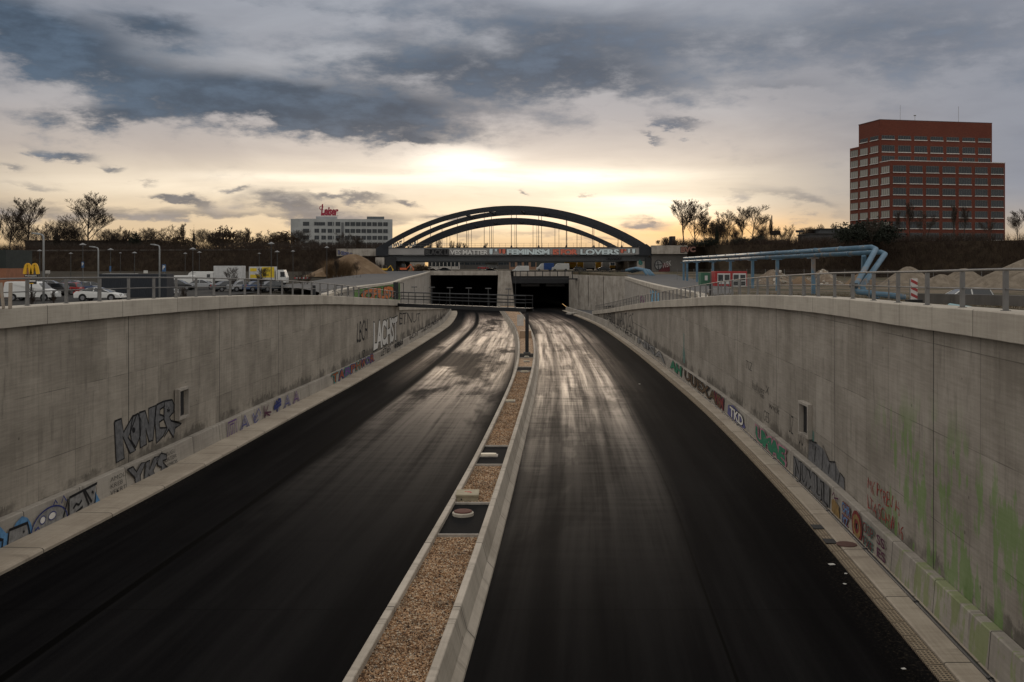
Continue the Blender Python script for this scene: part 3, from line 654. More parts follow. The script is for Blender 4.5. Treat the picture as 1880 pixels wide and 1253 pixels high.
# tunnel mouths
tp = thing('tunnel_portal', 'pair of wide dark tunnel mouths under a concrete lintel, where both carriageways disappear', 'tunnel', (0,0,0))
ztop, zlin = pz(497.5, PD), pz(505.5, PD)
zb = ZR(PD)-.5
b = MB(); b.box(-24.4, px(915,PD), PD, PD+1.2, zlin, ztop); b.build('lintel', M['conc'], tp)
b = MB(); b.box(px(940,PD), 17.6, PD+.4, PD+1.6, zlin-2.4, zlin-.3); b.build('steel_lintel', M['dark_steel'], tp)
b = MB(); b.box(px(943,PD), 17.6, PD+.1, PD+1.7, zlin-.297, ztop-.3); b.build('parapet', M['conc'], tp)
b = MB(); b.prism([(px(915,PD),ztop),(px(937,PD),ztop),(px(946,PD),zb),(px(912,PD),zb)], 'y', PD-.8, PD+2); b.build('centre_pier', M['outer'] if False else M['conc'], tp, bevel=.05)
b = MB(); b.box(px(783,PD)-1, px(790,PD), PD-.5, PD+1.5, zb, ztop+.02); b.build('side_pier', M['conc'], tp)
dk = plain('near_black_concrete', (.035,.033,.03), .9)  # one near-black tone for all inner tunnel faces
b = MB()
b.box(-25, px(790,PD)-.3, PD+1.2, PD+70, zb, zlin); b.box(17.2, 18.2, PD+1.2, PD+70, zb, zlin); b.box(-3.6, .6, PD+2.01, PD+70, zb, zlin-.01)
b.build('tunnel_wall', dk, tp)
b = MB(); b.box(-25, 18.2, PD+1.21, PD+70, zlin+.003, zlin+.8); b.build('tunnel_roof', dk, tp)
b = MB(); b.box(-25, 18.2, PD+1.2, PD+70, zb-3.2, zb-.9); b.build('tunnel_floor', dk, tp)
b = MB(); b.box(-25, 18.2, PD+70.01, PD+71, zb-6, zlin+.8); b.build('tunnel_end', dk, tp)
b = MB()
for k in range(5):
    x_ = px(800+24*k, 200)
for x_ in (px(975,PD+5)-3, px(1015,PD+5)-2):
    b.box(x_, x_+5.5, PD+5, PD+6, zlin-3.4, zlin-2.6)
b.build('ceiling_duct', plain('duct_grey', (.12,.12,.12), .6), tp)
# debris by the right mouth
for (x_, y_, w_, lab) in ((1048, 558, 1.2, 'grey tarpaulin heap on the right verge by the tunnel mouth, farther one'), (1066, 561, 1.6, 'crumpled pale sheet on the right verge below the tunnel wall'), (1110, 584, 1.5, 'flat pale litter sheet on the right kerb'), (1120, 588, .8, 'small white litter scrap on the right kerb')):
    d = 240 if y_ < 570 else 205
    o = None
    bm = bmesh.new(); bmesh.ops.create_icosphere(bm, subdivisions=3, radius=1)
    for v in bm.verts: v.co *= 1+rnd.uniform(-.25, .25); v.co.z = max(v.co.z, -.1)*.5
    me = bpy.data.meshes.new('litter'); bm.to_mesh(me); bm.free()
    o = link('debris_heap' if w_ > 1 else 'litter', me, None, plain('pale_debris', (.35,.32,.28), .8)); o.scale = (w_, w_, w_*.7); o.location = (px(x_, d), d, ZR(d)+.15); tag(o, lab, 'debris')

# steel truss walkway over the right mouth
tw = thing('service_footbridge', 'black steel truss footbridge crossing above the right tunnel mouth', 'footbridge', (0,0,0))
da = 283.0; xa_, xb_ = px(955, da), px(1147, da); zt_, zb_ = pz(497.5, da), pz(512, da)
b = MB(); b.box(xa_, xb_, da, da+1.6, zb_-.25, zb_+.1); b.build('deck', M['dark_steel'], tw)
b = MB(); b.box(xa_, xb_, da-.08, da+.08, zt_-.18, zt_+.02); b.build('top_rail', M['dark_steel'], tw)
for k in range(15):
    x_ = xa_+(xb_-xa_)*k/14; b = MB(); b.box(x_-.12, x_+.12, da-.07, da+.07, zb_+.1, zt_-.18); b.build('post', M['dark_steel'], tw)
b = MB(); b.box(xb_-.9, xb_+.1, da-.3, da+1.4, zb_-1.2, zt_+.3); b.build('end_frame', M['dark_steel'], tw)

# near footbridge (gantry) over the left carriageway
gf = thing('steel_footbridge', 'black steel footbridge from the left wall to a single post on the median', 'footbridge', (0,0,0))
A = Vector((XWL(125)+.1, 124, 5.3)); Bp = Vector((px(972, 109), 109, 5.3))
zt = pz(540, 112); 
ax = (Bp-A).normalized(); nrm = Vector((-ax.y, ax.x, 0))
def seg(p, q, w_, h_): return MB().bar(p, q, w_, h_)
b = MB(); b.bar(A+Vector((0,0,.16)), Bp+Vector((0,0,.16)), 1.2, .08); b.bar(A+nrm*.6, Bp+nrm*.6, .12, .42); b.bar(A-nrm*.6, Bp-nrm*.6, .12, .42)
b.build('deck', M['dark_steel'], gf)
L = (Bp-A).length
for side in (-1, 1):
    for hh, rr_ in ((1.55, .045), (1.1, .03), (.75, .03)):
        MB().tube([A+nrm*.58*side+Vector((0,0,hh)), Bp+nrm*.58*side+Vector((0,0,hh))], rr_, 6).build('handrail' if hh > 1.5 else 'mid_rail', M['dark_steel'], gf)
    for k in range(9):
        p = A+ax*(L*k/8)+nrm*.58*side
        if k == 8: p -= ax*.06
        MB().bar(p+Vector((0,0,.2)), p+Vector((0,0,1.55)), .06, .06, (0,1,0)).build('post', M['dark_steel'], gf)
dp = 108.6; cx_ = px(967.5, dp)
MB().box(cx_-.19, cx_+.19, dp-.19, dp+.19, GZ(dp)+.3, 5.0).build('column', M['dark_steel'], gf)
MB().box(cx_-.38, cx_+.38, dp-.38, dp+.38, GZ(dp)+.02, GZ(dp)+.3).build('base_block', M['conc_dk'], gf, bevel=.03)
b = MB()
for k in range(6):
    pass
for k in range(1, 7):
    p = A+ax*(L*(k/7.0)); 
    o = MB().tube([p+Vector((0,0,.2)), p+Vector((0,0,2.25))], .035, 6).tube([p+Vector((-.35,0,2.25)), p+Vector((.35,0,2.25))], .06, 6).build('sensor_post', plain('sensor_grey', (.10,.10,.10), .6), gf)
# star shaped lamp on the footbridge end
ps = at(946.5, 531.5, 108)
MB().tube([Vector((ps.x, ps.y, 5.5)), Vector((ps.x, ps.y, pz(497,108)))], .035, 6).build('mast', M['dark_steel'], gf)
# cabinet at the left end of the footbridge
c_ = thing('control_cabinet', 'tall black cabinet with open door frame at the left end of the footbridge', 'cabinet', (px(727,127), 127, CAPL(125)))
MB().box(-.32,.32,-.3,.3,0,2.2).build('body', M['dark_steel'], c_, bevel=.02)
b = MB(); b.bar((.45,0,0),(.45,0,2.1),.07,.07,(0,1,0)); b.bar((.45,0,2.1),(.95,0,2.1),.07,.07); b.bar((.95,0,0),(.95,0,2.1),.07,.07,(0,1,0)); b.build('gate_frame', M['dark_steel'], c_)
c_ = thing('bollard_box', 'black box post standing behind the left railing near the slip road', 'cabinet', (px(576,92), 92, pz(543,92)-.6))
MB().box(-.17,.17,-.15,.15,0,1.55).build('body', M['dark_steel'], c_, bevel=.02)
c_ = thing('bollard_box', 'black box post standing behind the right railing near the slip road', 'cabinet', (px(1305,96), 96, pz(542,96)-.6))
MB().box(-.13,.13,-.15,.15,0,1.75).build('body', M['dark_steel'], c_, bevel=.02)
# railing on top of the left slip-road edge
railing('thin dark railing beside the bicycle on the left slip road', [98+3.1*i for i in range(14)], lambda d: XWL(d)-2.2, lambda d: min(CAPL(d)+.3,7.2) , M['dark_steel'], 1.0, .04)
# bicycle
bk = thing('bicycle', 'dark bicycle leaning by the left slip road behind the railing', 'bicycle', (px(605, 93), 93, pz(545, 93)-.15), 0)
def ring(c, R, r, n=24, m=5):
    pts = [(c[0]+R*math.cos(2*PI*i/n), c[1], c[2]+R*math.sin(2*PI*i/n)) for i in range(n+1)]
    return MB().tube(pts, r, m, cap=False)
for x_ in (-.53,.53):
    wl = ring((x_,0,.34), .33, .022).build('wheel', M['dark_steel'], bk)
b = MB()
for p, q_ in (((-.53,0,.34),(-.1,0,.32)),((-.1,0,.32),(.38,0,.72)),((-.18,0,.80),(-.1,0,.32)),((-.18,0,.78),(.36,0,.80)),((-.53,0,.34),(-.17,0,.72)),((.53,0,.34),(.36,0,.92))): b.tube([p, q_], .02, 6)
b.build('frame', M['dark_steel'], bk); MB().tube([(.36,-.28,.97),(.34,0,.95),(.36,.28,.97)], .018, 6).build('handlebar', M['dark_steel'], bk); MB().box(-.32,-.08,-.08,.08,.84,.88).build('saddle', M['dark_steel'], bk)

# ------------------------------------------------------------------ ground
def terr():
    vs = []; fs = []
    offs = [0, 1.5, 4, 8, 14, 22, 32, 45, 60, 80, 110, 150, 220, 350, 600, 1100, 2200]
    dg = rng(-60, 84, 6)[:-1]+rng(84, 288, 4)+[289.9]
    def side(sgn):
        base = len(vs)
        for d in dg:
            if sgn < 0: x0 = (XWL(d)-.5) if d < 87 else OL(d)-.45
            else: x0 = (XWR(d)+.5) if d < 87 else (OR(d)+.45 if d <= 250 else 28.9-(d-250)*.29)
            for o in [-1]+offs:
                if o < 0: vs.append((x0, d, ground_z(x0, d)-5)); continue
                x = x0+sgn*o
                vs.append((x, d, ground_z(x, d)+(0 if o < 3 else rnd.uniform(-.06, .06))))
        k = len(offs)+1
        for i in range(len(dg)-1):
            for j in range(k-1):
                a = base+i*k+j; f = (a, a+1, a+k+1, a+k); fs.append(f if sgn > 0 else tuple(reversed(f)))
    side(-1); side(1)
    xs = [-2220,-1100,-600,-350,-220,-150,-100,-70,-45,-24.4,-10,0,8,17,30,45,70,100,150,220,350,600,1100,2220]
    far = [290.9, 300, 340, 420, 600, 900, 1500, 3000, 6000]
    base = len(vs)
    for d in far:
        for x in xs: vs.append((x, d, ground_z(x, d)))
    k = len(xs)
    for i in range(len(far)-1):
        for j in range(k-1):
            a = base+i*k+j; fs.append((a, a+1, a+k+1, a+k))
    # skirt between the side sheets and the far sheet
    b2 = len(vs)
    for x in xs: vs.append((x, 289.9, ground_z(x, 289.9) if abs(x+4) > 21 else ground_z(x, 289.9)-.9))
    for j in range(k-1):
        if xs[j+1] <= -24 or xs[j] >= 17: fs.append((b2+j, b2+j+1, base+j+1, base+j))
    me = bpy.data.meshes.new('ground'); me.from_pydata(vs, [], fs); me.update()
    return link('ground', me, None, M['ground'])
tag(terr(), kind='structure')
# paved strips behind the outer walls
o = ribbon('paved_yard', M['yard'], rng(90, 286, 6), lambda d: OL(d)-.75-14.5*ss(88, 150, d), lambda d: OL(d)-.72, lambda x, d: max(ground_z(x, d)+.25, OCL(d)-.25), 4); tag(o, kind='structure')
o = ribbon('paved_yard', M['yard'], rng(90, 262, 6), lambda d: OR(d)+.72, lambda d: OR(d)+.8+13*ss(60,190,d), lambda x, d: max(ground_z(x, d)+.05, OCR(d)-.2), 4); tag(o, kind='structure')
M['park'] = ground_mat('dark_car_park_asphalt', [(.3,(.022,.021,.020)),(.5,(.032,.031,.030)),(.7,(.045,.043,.042))], .25, .01)
o = ribbon('car_park', M['park'], rng(88, 200, 8), lambda d: -95, lambda d: -34, lambda x, d: ground_z(x, d)+.1, 4); tag(o, kind='structure')

# railway embankments
ZE_L, ZE_R = 15.2, 16.1
def bank(name, pts, ztop, back):
    vs = []; fs = []; k = 0
    P = [Vector((p[0], p[1], 0)) for p in pts]; fine_ = []
    for a, b_ in zip(P, P[1:]):
        n = max(1, int((b_-a).length/5))
        for i in range(n): fine_.append(a+(b_-a)*i/n)
    fine_.append(P[-1])
    for p in fine_:
        zt2 = ztop
        for oy, z in ((-15, -2), (-13, .0), (-9, .35), (-5, .66), (0, 1.0), (6, 1.0), (back, 1.0), (back+14, 0)):
            g = ground_z(p.x, 200)-.3
            vs.append((p.x, p.y+oy+rnd.uniform(-.6,.6)*(0 < z < 1), g+(zt2-g)*z+(rnd.uniform(-.35,.35) if 0 < z < 1 else 0)))
        k += 1
    for i in range(k-1):
        for j in range(7):
            a = i*8+j; fs.append((a, a+8, a+9, a+1))
    fs.append(tuple(range(7, -1, -1))); fs.append(tuple((k-1)*8+j for j in range(8)))
    me = bpy.data.meshes.new(name); me.from_pydata(vs, [], fs)
    bm = bmesh.new(); bm.from_mesh(me); bmesh.ops.recalc_face_normals(bm, faces=bm.faces); bm.to_mesh(me); bm.free()
    return tag(link(name, me, None, M['bank']), kind='structure')
bank('embankment', [(-500,410),(-172,338),(-58,312)], ZE_L, 100)
bank('embankment', [(58,287),(115,232),(500,60)], ZE_R, 110)
b = MB(); b.box(-58.5,-41,312,400,6,15.05); o = b.build('embankment_core', M['bank']); o.name = 'embankment'; tag(o, kind='structure')
b = MB(); b.box(41.5,58.5,300,400,6,15.9); o = b.build('embankment_core', M['bank']); o.name = 'embankment'; tag(o, kind='structure')
# parapet line along the top of the left bank
ln = thing('trackside_fence', 'long low dark trackside parapet along the top of the left embankment', 'fence', (0,0,0))
MB().bar((-300,363,ZE_L+.1),(-41,309,ZE_L+.1),.3,.5).build('parapet', plain('dark_parapet', (.09,.08,.07), .8), ln)
# ------------------------------------------------------------------ lettering and graffiti
def text_polys(s, offset=0.0, shear=0.0, space=1.0):
    cu = bpy.data.curves.new('lettering', 'FONT'); cu.body = s; cu.offset = offset; cu.shear = shear; cu.space_character = space; cu.resolution_u = 3
    ob = bpy.data.objects.new('lettering', cu); me = bpy.data.meshes.new_from_object(ob)
    vs = [(v.co.x, v.co.y) for v in me.vertices]; fs = [tuple(p.vertices) for p in me.polygons]
    bpy.data.objects.remove(ob); bpy.data.curves.remove(cu); bpy.data.meshes.remove(me)
    return vs, fs
def spray(name, col): return plain(name, col, .7, var=.5, scale=4.5, spec=.25)
BLK, WHT = spray('black_spray', (.012,.012,.014)), plain('white_spray', (.70,.68,.64), .7, var=.15, scale=4, spec=.25)
def spots(poly_fn, parts, parent, name='graffiti'):
    pass
def put_text(s, fn, parent, fill, outline=None, shear=0.0, off=.015, ow=.05, space=1.0, fat=.01, name='graffiti', wob=0.0):
    "fn(u, v, lift) -> world point, u, v in 0..1 over the fill's own box"
    vs, fs = text_polys(s, fat, shear, space)
    x0 = min(v[0] for v in vs); x1 = max(v[0] for v in vs); y0 = min(v[1] for v in vs); y1 = max(v[1] for v in vs)
    def build(vs, fs, lift, mat, nm):
        P = []
        for x, y in vs:
            u, v = (x-x0)/(x1-x0), (y-y0)/(y1-y0)
            if wob: v += wob*math.sin(u*17+v*3); u += wob*.3*math.sin(v*9+u*23)
            P.append(fn(u, v, lift))
        me = bpy.data.meshes.new(nm); me.from_pydata(P, [], fs); return link(nm, me, parent, mat)
    o = None
    if outline:
        v2, f2 = text_polys(s, fat+ow, shear, space); o = build(v2, f2, off, outline, name)
        build(vs, fs, off+.008, fill, 'letter_fill').parent = o
    else: o = build(vs, fs, off, fill, name)
    return o
def put_strokes(lines, fn, parent, mat, wd, off=.02, name='graffiti'):
    P = []; fs = []
    for ln_ in lines:
        p3 = [fn(u, v, off) for u, v in ln_]; pu = [fn(u, v, off+.5) for u, v in ln_]
        n = len(p3)
        for i in range(n):
            t_ = (p3[min(i+1,n-1)]-p3[max(i-1,0)]); nr = (pu[i]-p3[i])
            s_ = t_.cross(nr)
            s_ = s_.normalized()*wd/2 if s_.length > 1e-6 else Vector((0,0,wd/2))
            b0 = len(P); P += [p3[i]-s_, p3[i]+s_]
            if i: fs.append((b0-2, b0-1, b0+1, b0))
    me = bpy.data.meshes.new(name); me.from_pydata([tuple(p) for p in P], [], fs); return link(name, me, parent, mat)
def put_poly(poly, fn, parent, mat, off=.01, name='graffiti'):
    me = bpy.data.meshes.new(name); me.from_pydata([tuple(fn(u, v, off)) for u, v in poly], [], [tuple(range(len(poly)))]); return link(name, me, parent, mat)
def wallfn(xf, sgn, d0, d1, z0, z1, z0b=None, z1b=None):
    z0b = z0 if z0b is None else z0b; z1b = z1 if z1b is None else z1b
    def fn(u, v, lift):
        d = d0+(d1-d0)*u; a = z0+(z0b-z0)*u; b = z1+(z1b-z1)*u
        return Vector((xf(d)-sgn*lift, d, a+(b-a)*v))
    return fn
BL_ = lambda d: XWL(d)+.42          # face of the left barrier
BR_ = lambda d: XWR(d)-.42
greyf, silver = spray('grey_spray', (.17,.17,.175)), spray('silver_spray', (.26,.255,.25))
# left wall and barrier
def on_face(xf, x, y):
    "where photo column x, row y falls on the face x = xf(d)"
    d = 50.0
    for _ in range(30): d = xf(d)*F/(x-CX)
    return d, pz(y, d)
def hand(glyphs, k, y0, xf, parent, fill, line_w, sgn=-1):
    for g in glyphs:
        P = [on_face(xf, gx/k, y0+gy/k) for gx, gy in g]
        fn = lambda u, v, lift: Vector((xf(u)-sgn*lift, u, v))
        put_poly(P, fn, parent, fill, .014); put_strokes([P+[P[0]]], fn, parent, BLK, line_w, .022)
hand([[(787,805),(835,785),(850,880),(915,765),(940,760),(897,880),(882,915),(935,1005),(895,1025),(845,910),(855,1060),(800,1090)],
      [(915,770),(950,750),(970,800),(968,900),(935,985),(905,940),(897,870)],
      [(958,745),(1000,730),(1026,830),(1024,715),(1072,695),(1066,800),(1054,935),(1026,945),(1003,850),(1010,962),(966,988)],
      [(1078,690),(1130,665),(1135,700),(1102,722),(1100,758),(1125,765),(1128,788),(1097,810),(1100,850),(1148,848),(1125,905),(1078,955),(1068,800)],
      [(1132,665),(1185,655),(1200,690),(1195,740),(1167,775),(1178,800),(1250,820),(1207,850),(1195,915),(1162,860),(1132,912),(1150,850),(1130,790)]], 3.76, 560, XWL, wall_l, greyf, .09)
_fn = lambda u, v, lift: Vector((XWL(u)+lift, u, v))
put_poly([on_face(XWL, (920+11*math.cos(a))/3.76, 560+(865+20*math.sin(a))/3.76) for a in [2*PI*i/10 for i in range(10)]], _fn, wall_l, BLK, .024)
put_strokes([[on_face(XWL, a/3.76, 560+b/3.76) for a, b in ln_] for ln_ in ([(1150,720),(1170,735)],[(1162,705),(1158,745)],[(1150,735),(1172,722)])], _fn, wall_l, BLK, .05, .024)
put_text('LACHST', wallfn(XWL, -1, 106.5, 124.6, 1.0, 4.1, .9, 3.8), wall_l, WHT, BLK, ow=.03, fat=.035, space=.95, wob=.03)
put_text('LBCH', wallfn(XWL, -1, 97, 103, 2.6, 4.6), wall_l, BLK, fat=.0, shear=.2, wob=.04)
put_text('UZ', wallfn(XWL, -1, 98.5, 101.5, .8, 1.6), wall_l, BLK, fat=.0)
put_text('ETNUT', wallfn(XWL, -1, 126.5, 150, 2.6, 4.2, 1.8, 3.0), wall_l2, BLK, fat=-.01, wob=.05)
hand([[(1080,290),(1130,265),(1160,310),(1200,235),(1240,225),(1192,340),(1200,435),(1157,458),(1147,360)],
      [(1242,225),(1275,210),(1270,290),(1310,185),(1358,175),(1302,300),(1338,378),(1300,400),(1262,330),(1257,412),(1217,428)],
      [(1415,160),(1370,150),(1332,200),(1345,258),(1375,270),(1365,310),(1332,350),(1352,365),(1415,330),(1425,270),(1390,235),(1382,215),(1420,200)]], 4.64, 800, BL_, bar_l, greyf, .07)
for s_, a_, b_ in (('AMOL\nKREB\nVEKRT', 42.9, 44.4), ('MUGL\nKATER\nRYMOS', 48.6, 50.2)):
    put_text(s_, wallfn(BL_, -1, a_, b_, .2, .97), bar_l, BLK, fat=-.012)
purple, vio, navy, skyb = spray('purple_spray', (.16,.075,.24)), spray('violet_blue_spray', (.12,.12,.30)), spray('navy_spray', (.03,.045,.20)), spray('sky_blue_spray', (.12,.28,.50))
GL = {'M':[[(0,0),(.1,1),(.95,1),(1,0)],[(.2,0),(.3,.8),(.7,.8),(.75,0)],[(.42,.05),(.5,.65),(.56,.05)]],
 'A':[[(0,0),(.5,1),(1,0)],[(.18,0),(.5,.75),(.8,0)],[(.3,.3),(.72,.3)]],
 'S':[[(0,.75),(.15,.25),(.75,1),(1,.55),(.95,.4)],[(.05,.85),(.25,.5)],[(.2,.12),(.6,.55),(.7,.2),(.35,.0),(.25,.1)]],
 'K':[[(0,1),(.15,0)],[(.1,.1),(.6,.95)],[(.2,.45),(1,.25)],[(.3,.35),(.85,0)],[(.1,1),(.25,.1)]],
 'R':[[(0,.35),(0,.55),(1,.75),(1,.5),(0,.35)],[(.15,.6),(.3,.95),(.5,.75),(.6,1),(.95,.9),(.9,.7)],[(.35,.35),(.45,0),(.6,.4)]]}
for i, (ch, colm) in enumerate((('M', purple), ('A', vio), ('S', vio), ('K', spray('plum_spray', (.10,.02,.06))), ('R', navy), ('A', vio), ('A', purple))):
    a_ = 57.6+i*2.35
    put_strokes(GL[ch], wallfn(BL_, -1, a_, a_+1.7, .18, 1.0), bar_l, colm, .17 if ch == 'R' else .10, .03)
rust_, teal = spray('rust_orange_spray', (.30,.085,.03)), spray('teal_spray', (.06,.22,.20))
for i, ch in enumerate('TABPHWOR'):
    a_ = 84+i*2.6
    put_text(ch, wallfn(BL_, -1, a_, a_+2.3, .2, .95), bar_l, (rust_, rust_, purple, rust_)[i % 4], (teal, navy)[i % 2], ow=.06, fat=.03, wob=.05)
put_text('LETIES', wallfn(BL_, -1, 109, 116, .2, .9), bar_l, BLK, fat=.0, wob=.04)
put_text('WERSUS', wallfn(BL_, -1, 119, 127, .15, .85), bar_l, BLK, fat=.04, wob=.04)
put_text('TOY TIERUNIER', wallfn(BL_, -1, 132, 178, .15, .9), bar_l, BLK, fat=.0, wob=.05)
put_text('MITNO', wallfn(BL_, -1, 182, 200, .15, .9), bar_l, BLK, fat=.02, wob=.05)
# blue and black piece with the round ghost shape at the near left
f1 = wallfn(BL_, -1, 34.6, 42.0, .16, 1.02)
put_poly([(0,0),(0,.75),(.04,.95),(.09,.55),(.13,.5),(.17,.8),(.22,.98),(.27,.8),(.3,.5),(.32,0)], f1, bar_l, skyb)
put_poly([(.93,0),(.93,.75),(.96,.45),(1.0,.05)], f1, bar_l, skyb)
put_poly([(.1,0),(.11,.62),(.26,.58),(.28,0)], f1, bar_l, silver, .015)
ghost = [(.30+.17*(1-math.cos(a)), .02+.82*math.sin(a)) for a in [PI*k/18 for k in range(19)]]
put_poly(ghost, f1, bar_l, silver, .02)
put_strokes([ghost], f1, bar_l, navy, .06, .03)
put_poly([(.66,.02),(.66,.86),(.95,.97),(.93,.05)], f1, bar_l, silver, .015)
put_strokes([[(.655,.0),(.66,.88),(.96,.99),(.935,.05)],[(.095,0),(.11,.64),(.265,.60),(.29,.0)],[(.0,.55),(.06,.35),(.05,.05)],[(.81,.9),(.87,.12)],[(.825,.9),(.9,.2)],[(.60,.1),(.645,.86)]], f1, bar_l, BLK, .11, .03)
put_strokes([[(.70,.3),(.73,.45),(.76,.35),(.79,.5)],[(.73,.05),(.80,.18)],[(.90,.7),(.92,.6)],[(.23,.35),(.235,.25)]], f1, bar_l, BLK, .10, .03)
for c_u, r_u in ((.40,.026),(.49,.036)):
    el_ = [(c_u+r_u*math.cos(a), .42+(.17 if r_u < .03 else .17)*math.sin(a)) for a in [2*PI*k/16 for k in range(17)]]
    put_poly(el_[:-1], f1, bar_l, WHT, .025); put_strokes([el_], f1, bar_l, navy, .04, .035)
put_strokes([[(.50,.84),(.52,1.05),(.54,.86)],[(.58,.78),(.60,1.08),(.63,.80)],[(.33,.1),(.36,.2),(.37,.05)]], f1, bar_l, navy, .07, .03)
# right wall and barrier (reading direction runs towards the viewer)
green_, pink_ = spray('green_spray', (.03,.22,.12)), spray('pink_spray', (.50,.22,.30))
put_text('UMAE', wallfn(BR_, 1, 57.2, 49.4, .16, .98), bar_r, green_, pink_, ow=.07, fat=.06, space=.9, wob=.05)
put_poly([(0,.1),(.05,.75),(.35,1.0),(.75,.8),(1,.2),(.9,0),(.1,0)], wallfn(BR_, 1, 67, 60.5, .1, 1.05), bar_r, vio)
put_text('TKD', wallfn(BR_, 1, 66, 61.2, .2, .85), bar_r, WHT, BLK, ow=.06, fat=.03)
put_text('UUEXAS', wallfn(BR_, 1, 88, 69.5, .15, .95), bar_r, spray('brown_spray', (.13,.08,.04)), BLK, ow=.05, fat=.01, wob=.05)
put_text('WM', wallfn(BR_, 1, 72.5, 68.6, .15, .98), bar_r, spray('dark_red_spray', (.22,.03,.03)), spray('plum_spray', (.10,.02,.06)), ow=.06, fat=.02)
put_text('AH', wallfn(BR_, 1, 98, 90, .1, .98), bar_r, green_, BLK, ow=.02, fat=.04, wob=.05)
put_text('NISA', wallfn(BR_, 1, 130, 102, .1, .98), bar_r, silver, BLK, ow=.03, fat=.03, wob=.04)
put_text('AMUNWERT', wallfn(BR_, 1, 175, 132, .1, .95), bar_r, BLK, fat=-.01, wob=.05)
put_text('1UEW', wallfn(XWR, 1, 188, 168, .3, 2.4, .9, 3.3), wall_r, M['wall_r'], BLK, ow=.05, fat=.02)
put_text('WAKTUOS', wallfn(XWR, 1, 164, 140, .7, 2.6, 1.2, 3.4), wall_r, BLK, fat=-.02, shear=.3, wob=.06)
put_strokes([[(0,.5),(.5,.48),(1,.5)]], wallfn(XWR, 1, 140, 124, 1.9, 2.5), wall_r, BLK, .05)
f2 = wallfn(BR_, 1, 47.6, 40.8, .1, 1.06)
put_poly([(0,0),(0,1),(1,1),(1,0)], f2, bar_r, greyf, .008)
put_text('NUMUL', wallfn(BR_, 1, 47.4, 41.0, .1, 1.02), bar_r, greyf, BLK, ow=.04, fat=.02, space=.9, wob=.05, off=.035)
f3 = wallfn(XWR, 1, 46.4, 40.0, 1.1, 2.5, 1.1, 2.0)
put_poly([(0,0),(.03,1.0),(.14,.72),(.25,.8),(.45,.85),(.6,.6),(.75,.8),(.9,.5),(1,.55),(1,0)], f3, wall_r, greyf, .008)
put_strokes([[(0,0),(.03,1.05),(.14,.74),(.27,.85)],[(.42,.0),(.45,1.0),(.62,.62),(.78,.85),(.8,.1)],[(.85,.0),(.9,.6),(1.0,.55),(1.02,0)],[(.2,.1),(.24,.7)],[(.6,.1),(.63,.55)]], f3, wall_r, BLK, .06, .035)
red_, ochre = spray('red_spray', (.38,.05,.04)), spray('ochre_spray', (.30,.19,.07))
put_poly([(0,0),(0,.8),(.3,1),(.9,.8),(1,0)], wallfn(BR_, 1, 40.4, 39.1, .12, .75), bar_r, ochre)
put_strokes([[(.1,.8),(.3,1),(.5,.7)],[(.3,.75),(.8,.9)]], wallfn(BR_, 1, 40.4, 39.0, .2, 1.0), bar_r, spray('plum_spray', (.10,.02,.06)), .06)
put_text('CHR\nIYZ', wallfn(BR_, 1, 38.7, 37.5, .12, .98), bar_r, skyb, spray('dark_red_spray', (.22,.03,.03)), ow=.08, fat=.02)
put_text('O', wallfn(BR_, 1, 37.1, 36.0, .12, .98), bar_r, ochre, spray('dark_red_spray', (.22,.03,.03)), ow=.12, fat=.03)
put_text('OSP\nEXE', wallfn(BR_, 1, 35.7, 34.4, .12, .98), bar_r, spray('dark_red_spray', (.22,.03,.03)), teal, ow=.05, fat=.0)
put_text('SS\nES', wallfn(BR_, 1, 34.0, 33.0, .22, .98), bar_r, spray('plum_spray', (.10,.02,.06)), fat=.02)
put_text('MK FYREU H\nLTA SCHW 16', wallfn(XWR, 1, 36.6, 32.4, 1.2, 2.35), wall_r, red_, fat=-.015, wob=.05)
for a_, b_, z_, h_, s_ in ((62.5,60.5,3.7,.5,'TIZ'),(60.5,56.8,2.5,.7,'huhugg'),(56.5,55.5,2.9,.45,'X'),(55.5,52.8,2.2,.4,'wiek'),(50.5,49.5,1.7,.9,'UZ'),(48.3,47.3,1.5,1.2,'UU'),(45.6,44.4,1.75,.35,'elku'),(57,55.5,1.3,.6,'GES')):
    put_text(s_, wallfn(XWR, 1, a_, b_, z_, z_+h_), wall_r, BLK, fat=-.02, shear=.2)
for a_, b_, z_, h_ in ((92.5, 90.5, 1.2, 2.8), (46.2, 44.6, 1.7, .9)):
    put_poly([(.3,0),(.1,.3),(.35,.5),(.4,1),(.6,.95),(.6,.5),(.95,.3),(.8,0)], wallfn(XWR, 1, a_, b_, z_, z_+h_), wall_r, spray('faint_teal_spray', (.14,.24,.21)), .006)
# outer walls
orange_, lime = spray('orange_spray', (.62,.17,.03)), spray('lime_spray', (.14,.30,.07))
fo = wallfn(OL, -1, 113, 166, 5.6, 7.42, 4.4, 7.3)
for _k in range(12):
    _a, _b = -.04+.09*_k, -.04+.09*(_k+1)
    put_poly([(_a, .06*math.sin(_k*2.1)),(_b, .06*math.sin(_k*2.1+2.1)),(_b, 1.0),(_a, 1.0)], fo, ow, lime, .01)
put_text('CPUSY', wallfn(OL, -1, 117, 162, 6.0, 7.3, 5.0, 6.9), ow, orange_, BLK, ow=.05, fat=.06, space=.9, wob=.05, off=.10)
cyan_ = spray('cyan_spray', (.16,.42,.62))
put_text('MUHI', wallfn(OR, 1, 158, 141, 2.9, 6.3), owr, cyan_, BLK, ow=.03, fat=.07, space=.85, wob=.04)
put_text('F H', wallfn(OR, 1, 182, 172, 3, 4.8), owr, spray('plum_light_spray', (.20,.05,.16)), fat=.06)
put_text('TIK PHAH', wallfn(OR, 1, 97, 92, 6.2, 6.75), owr, BLK, fat=0)

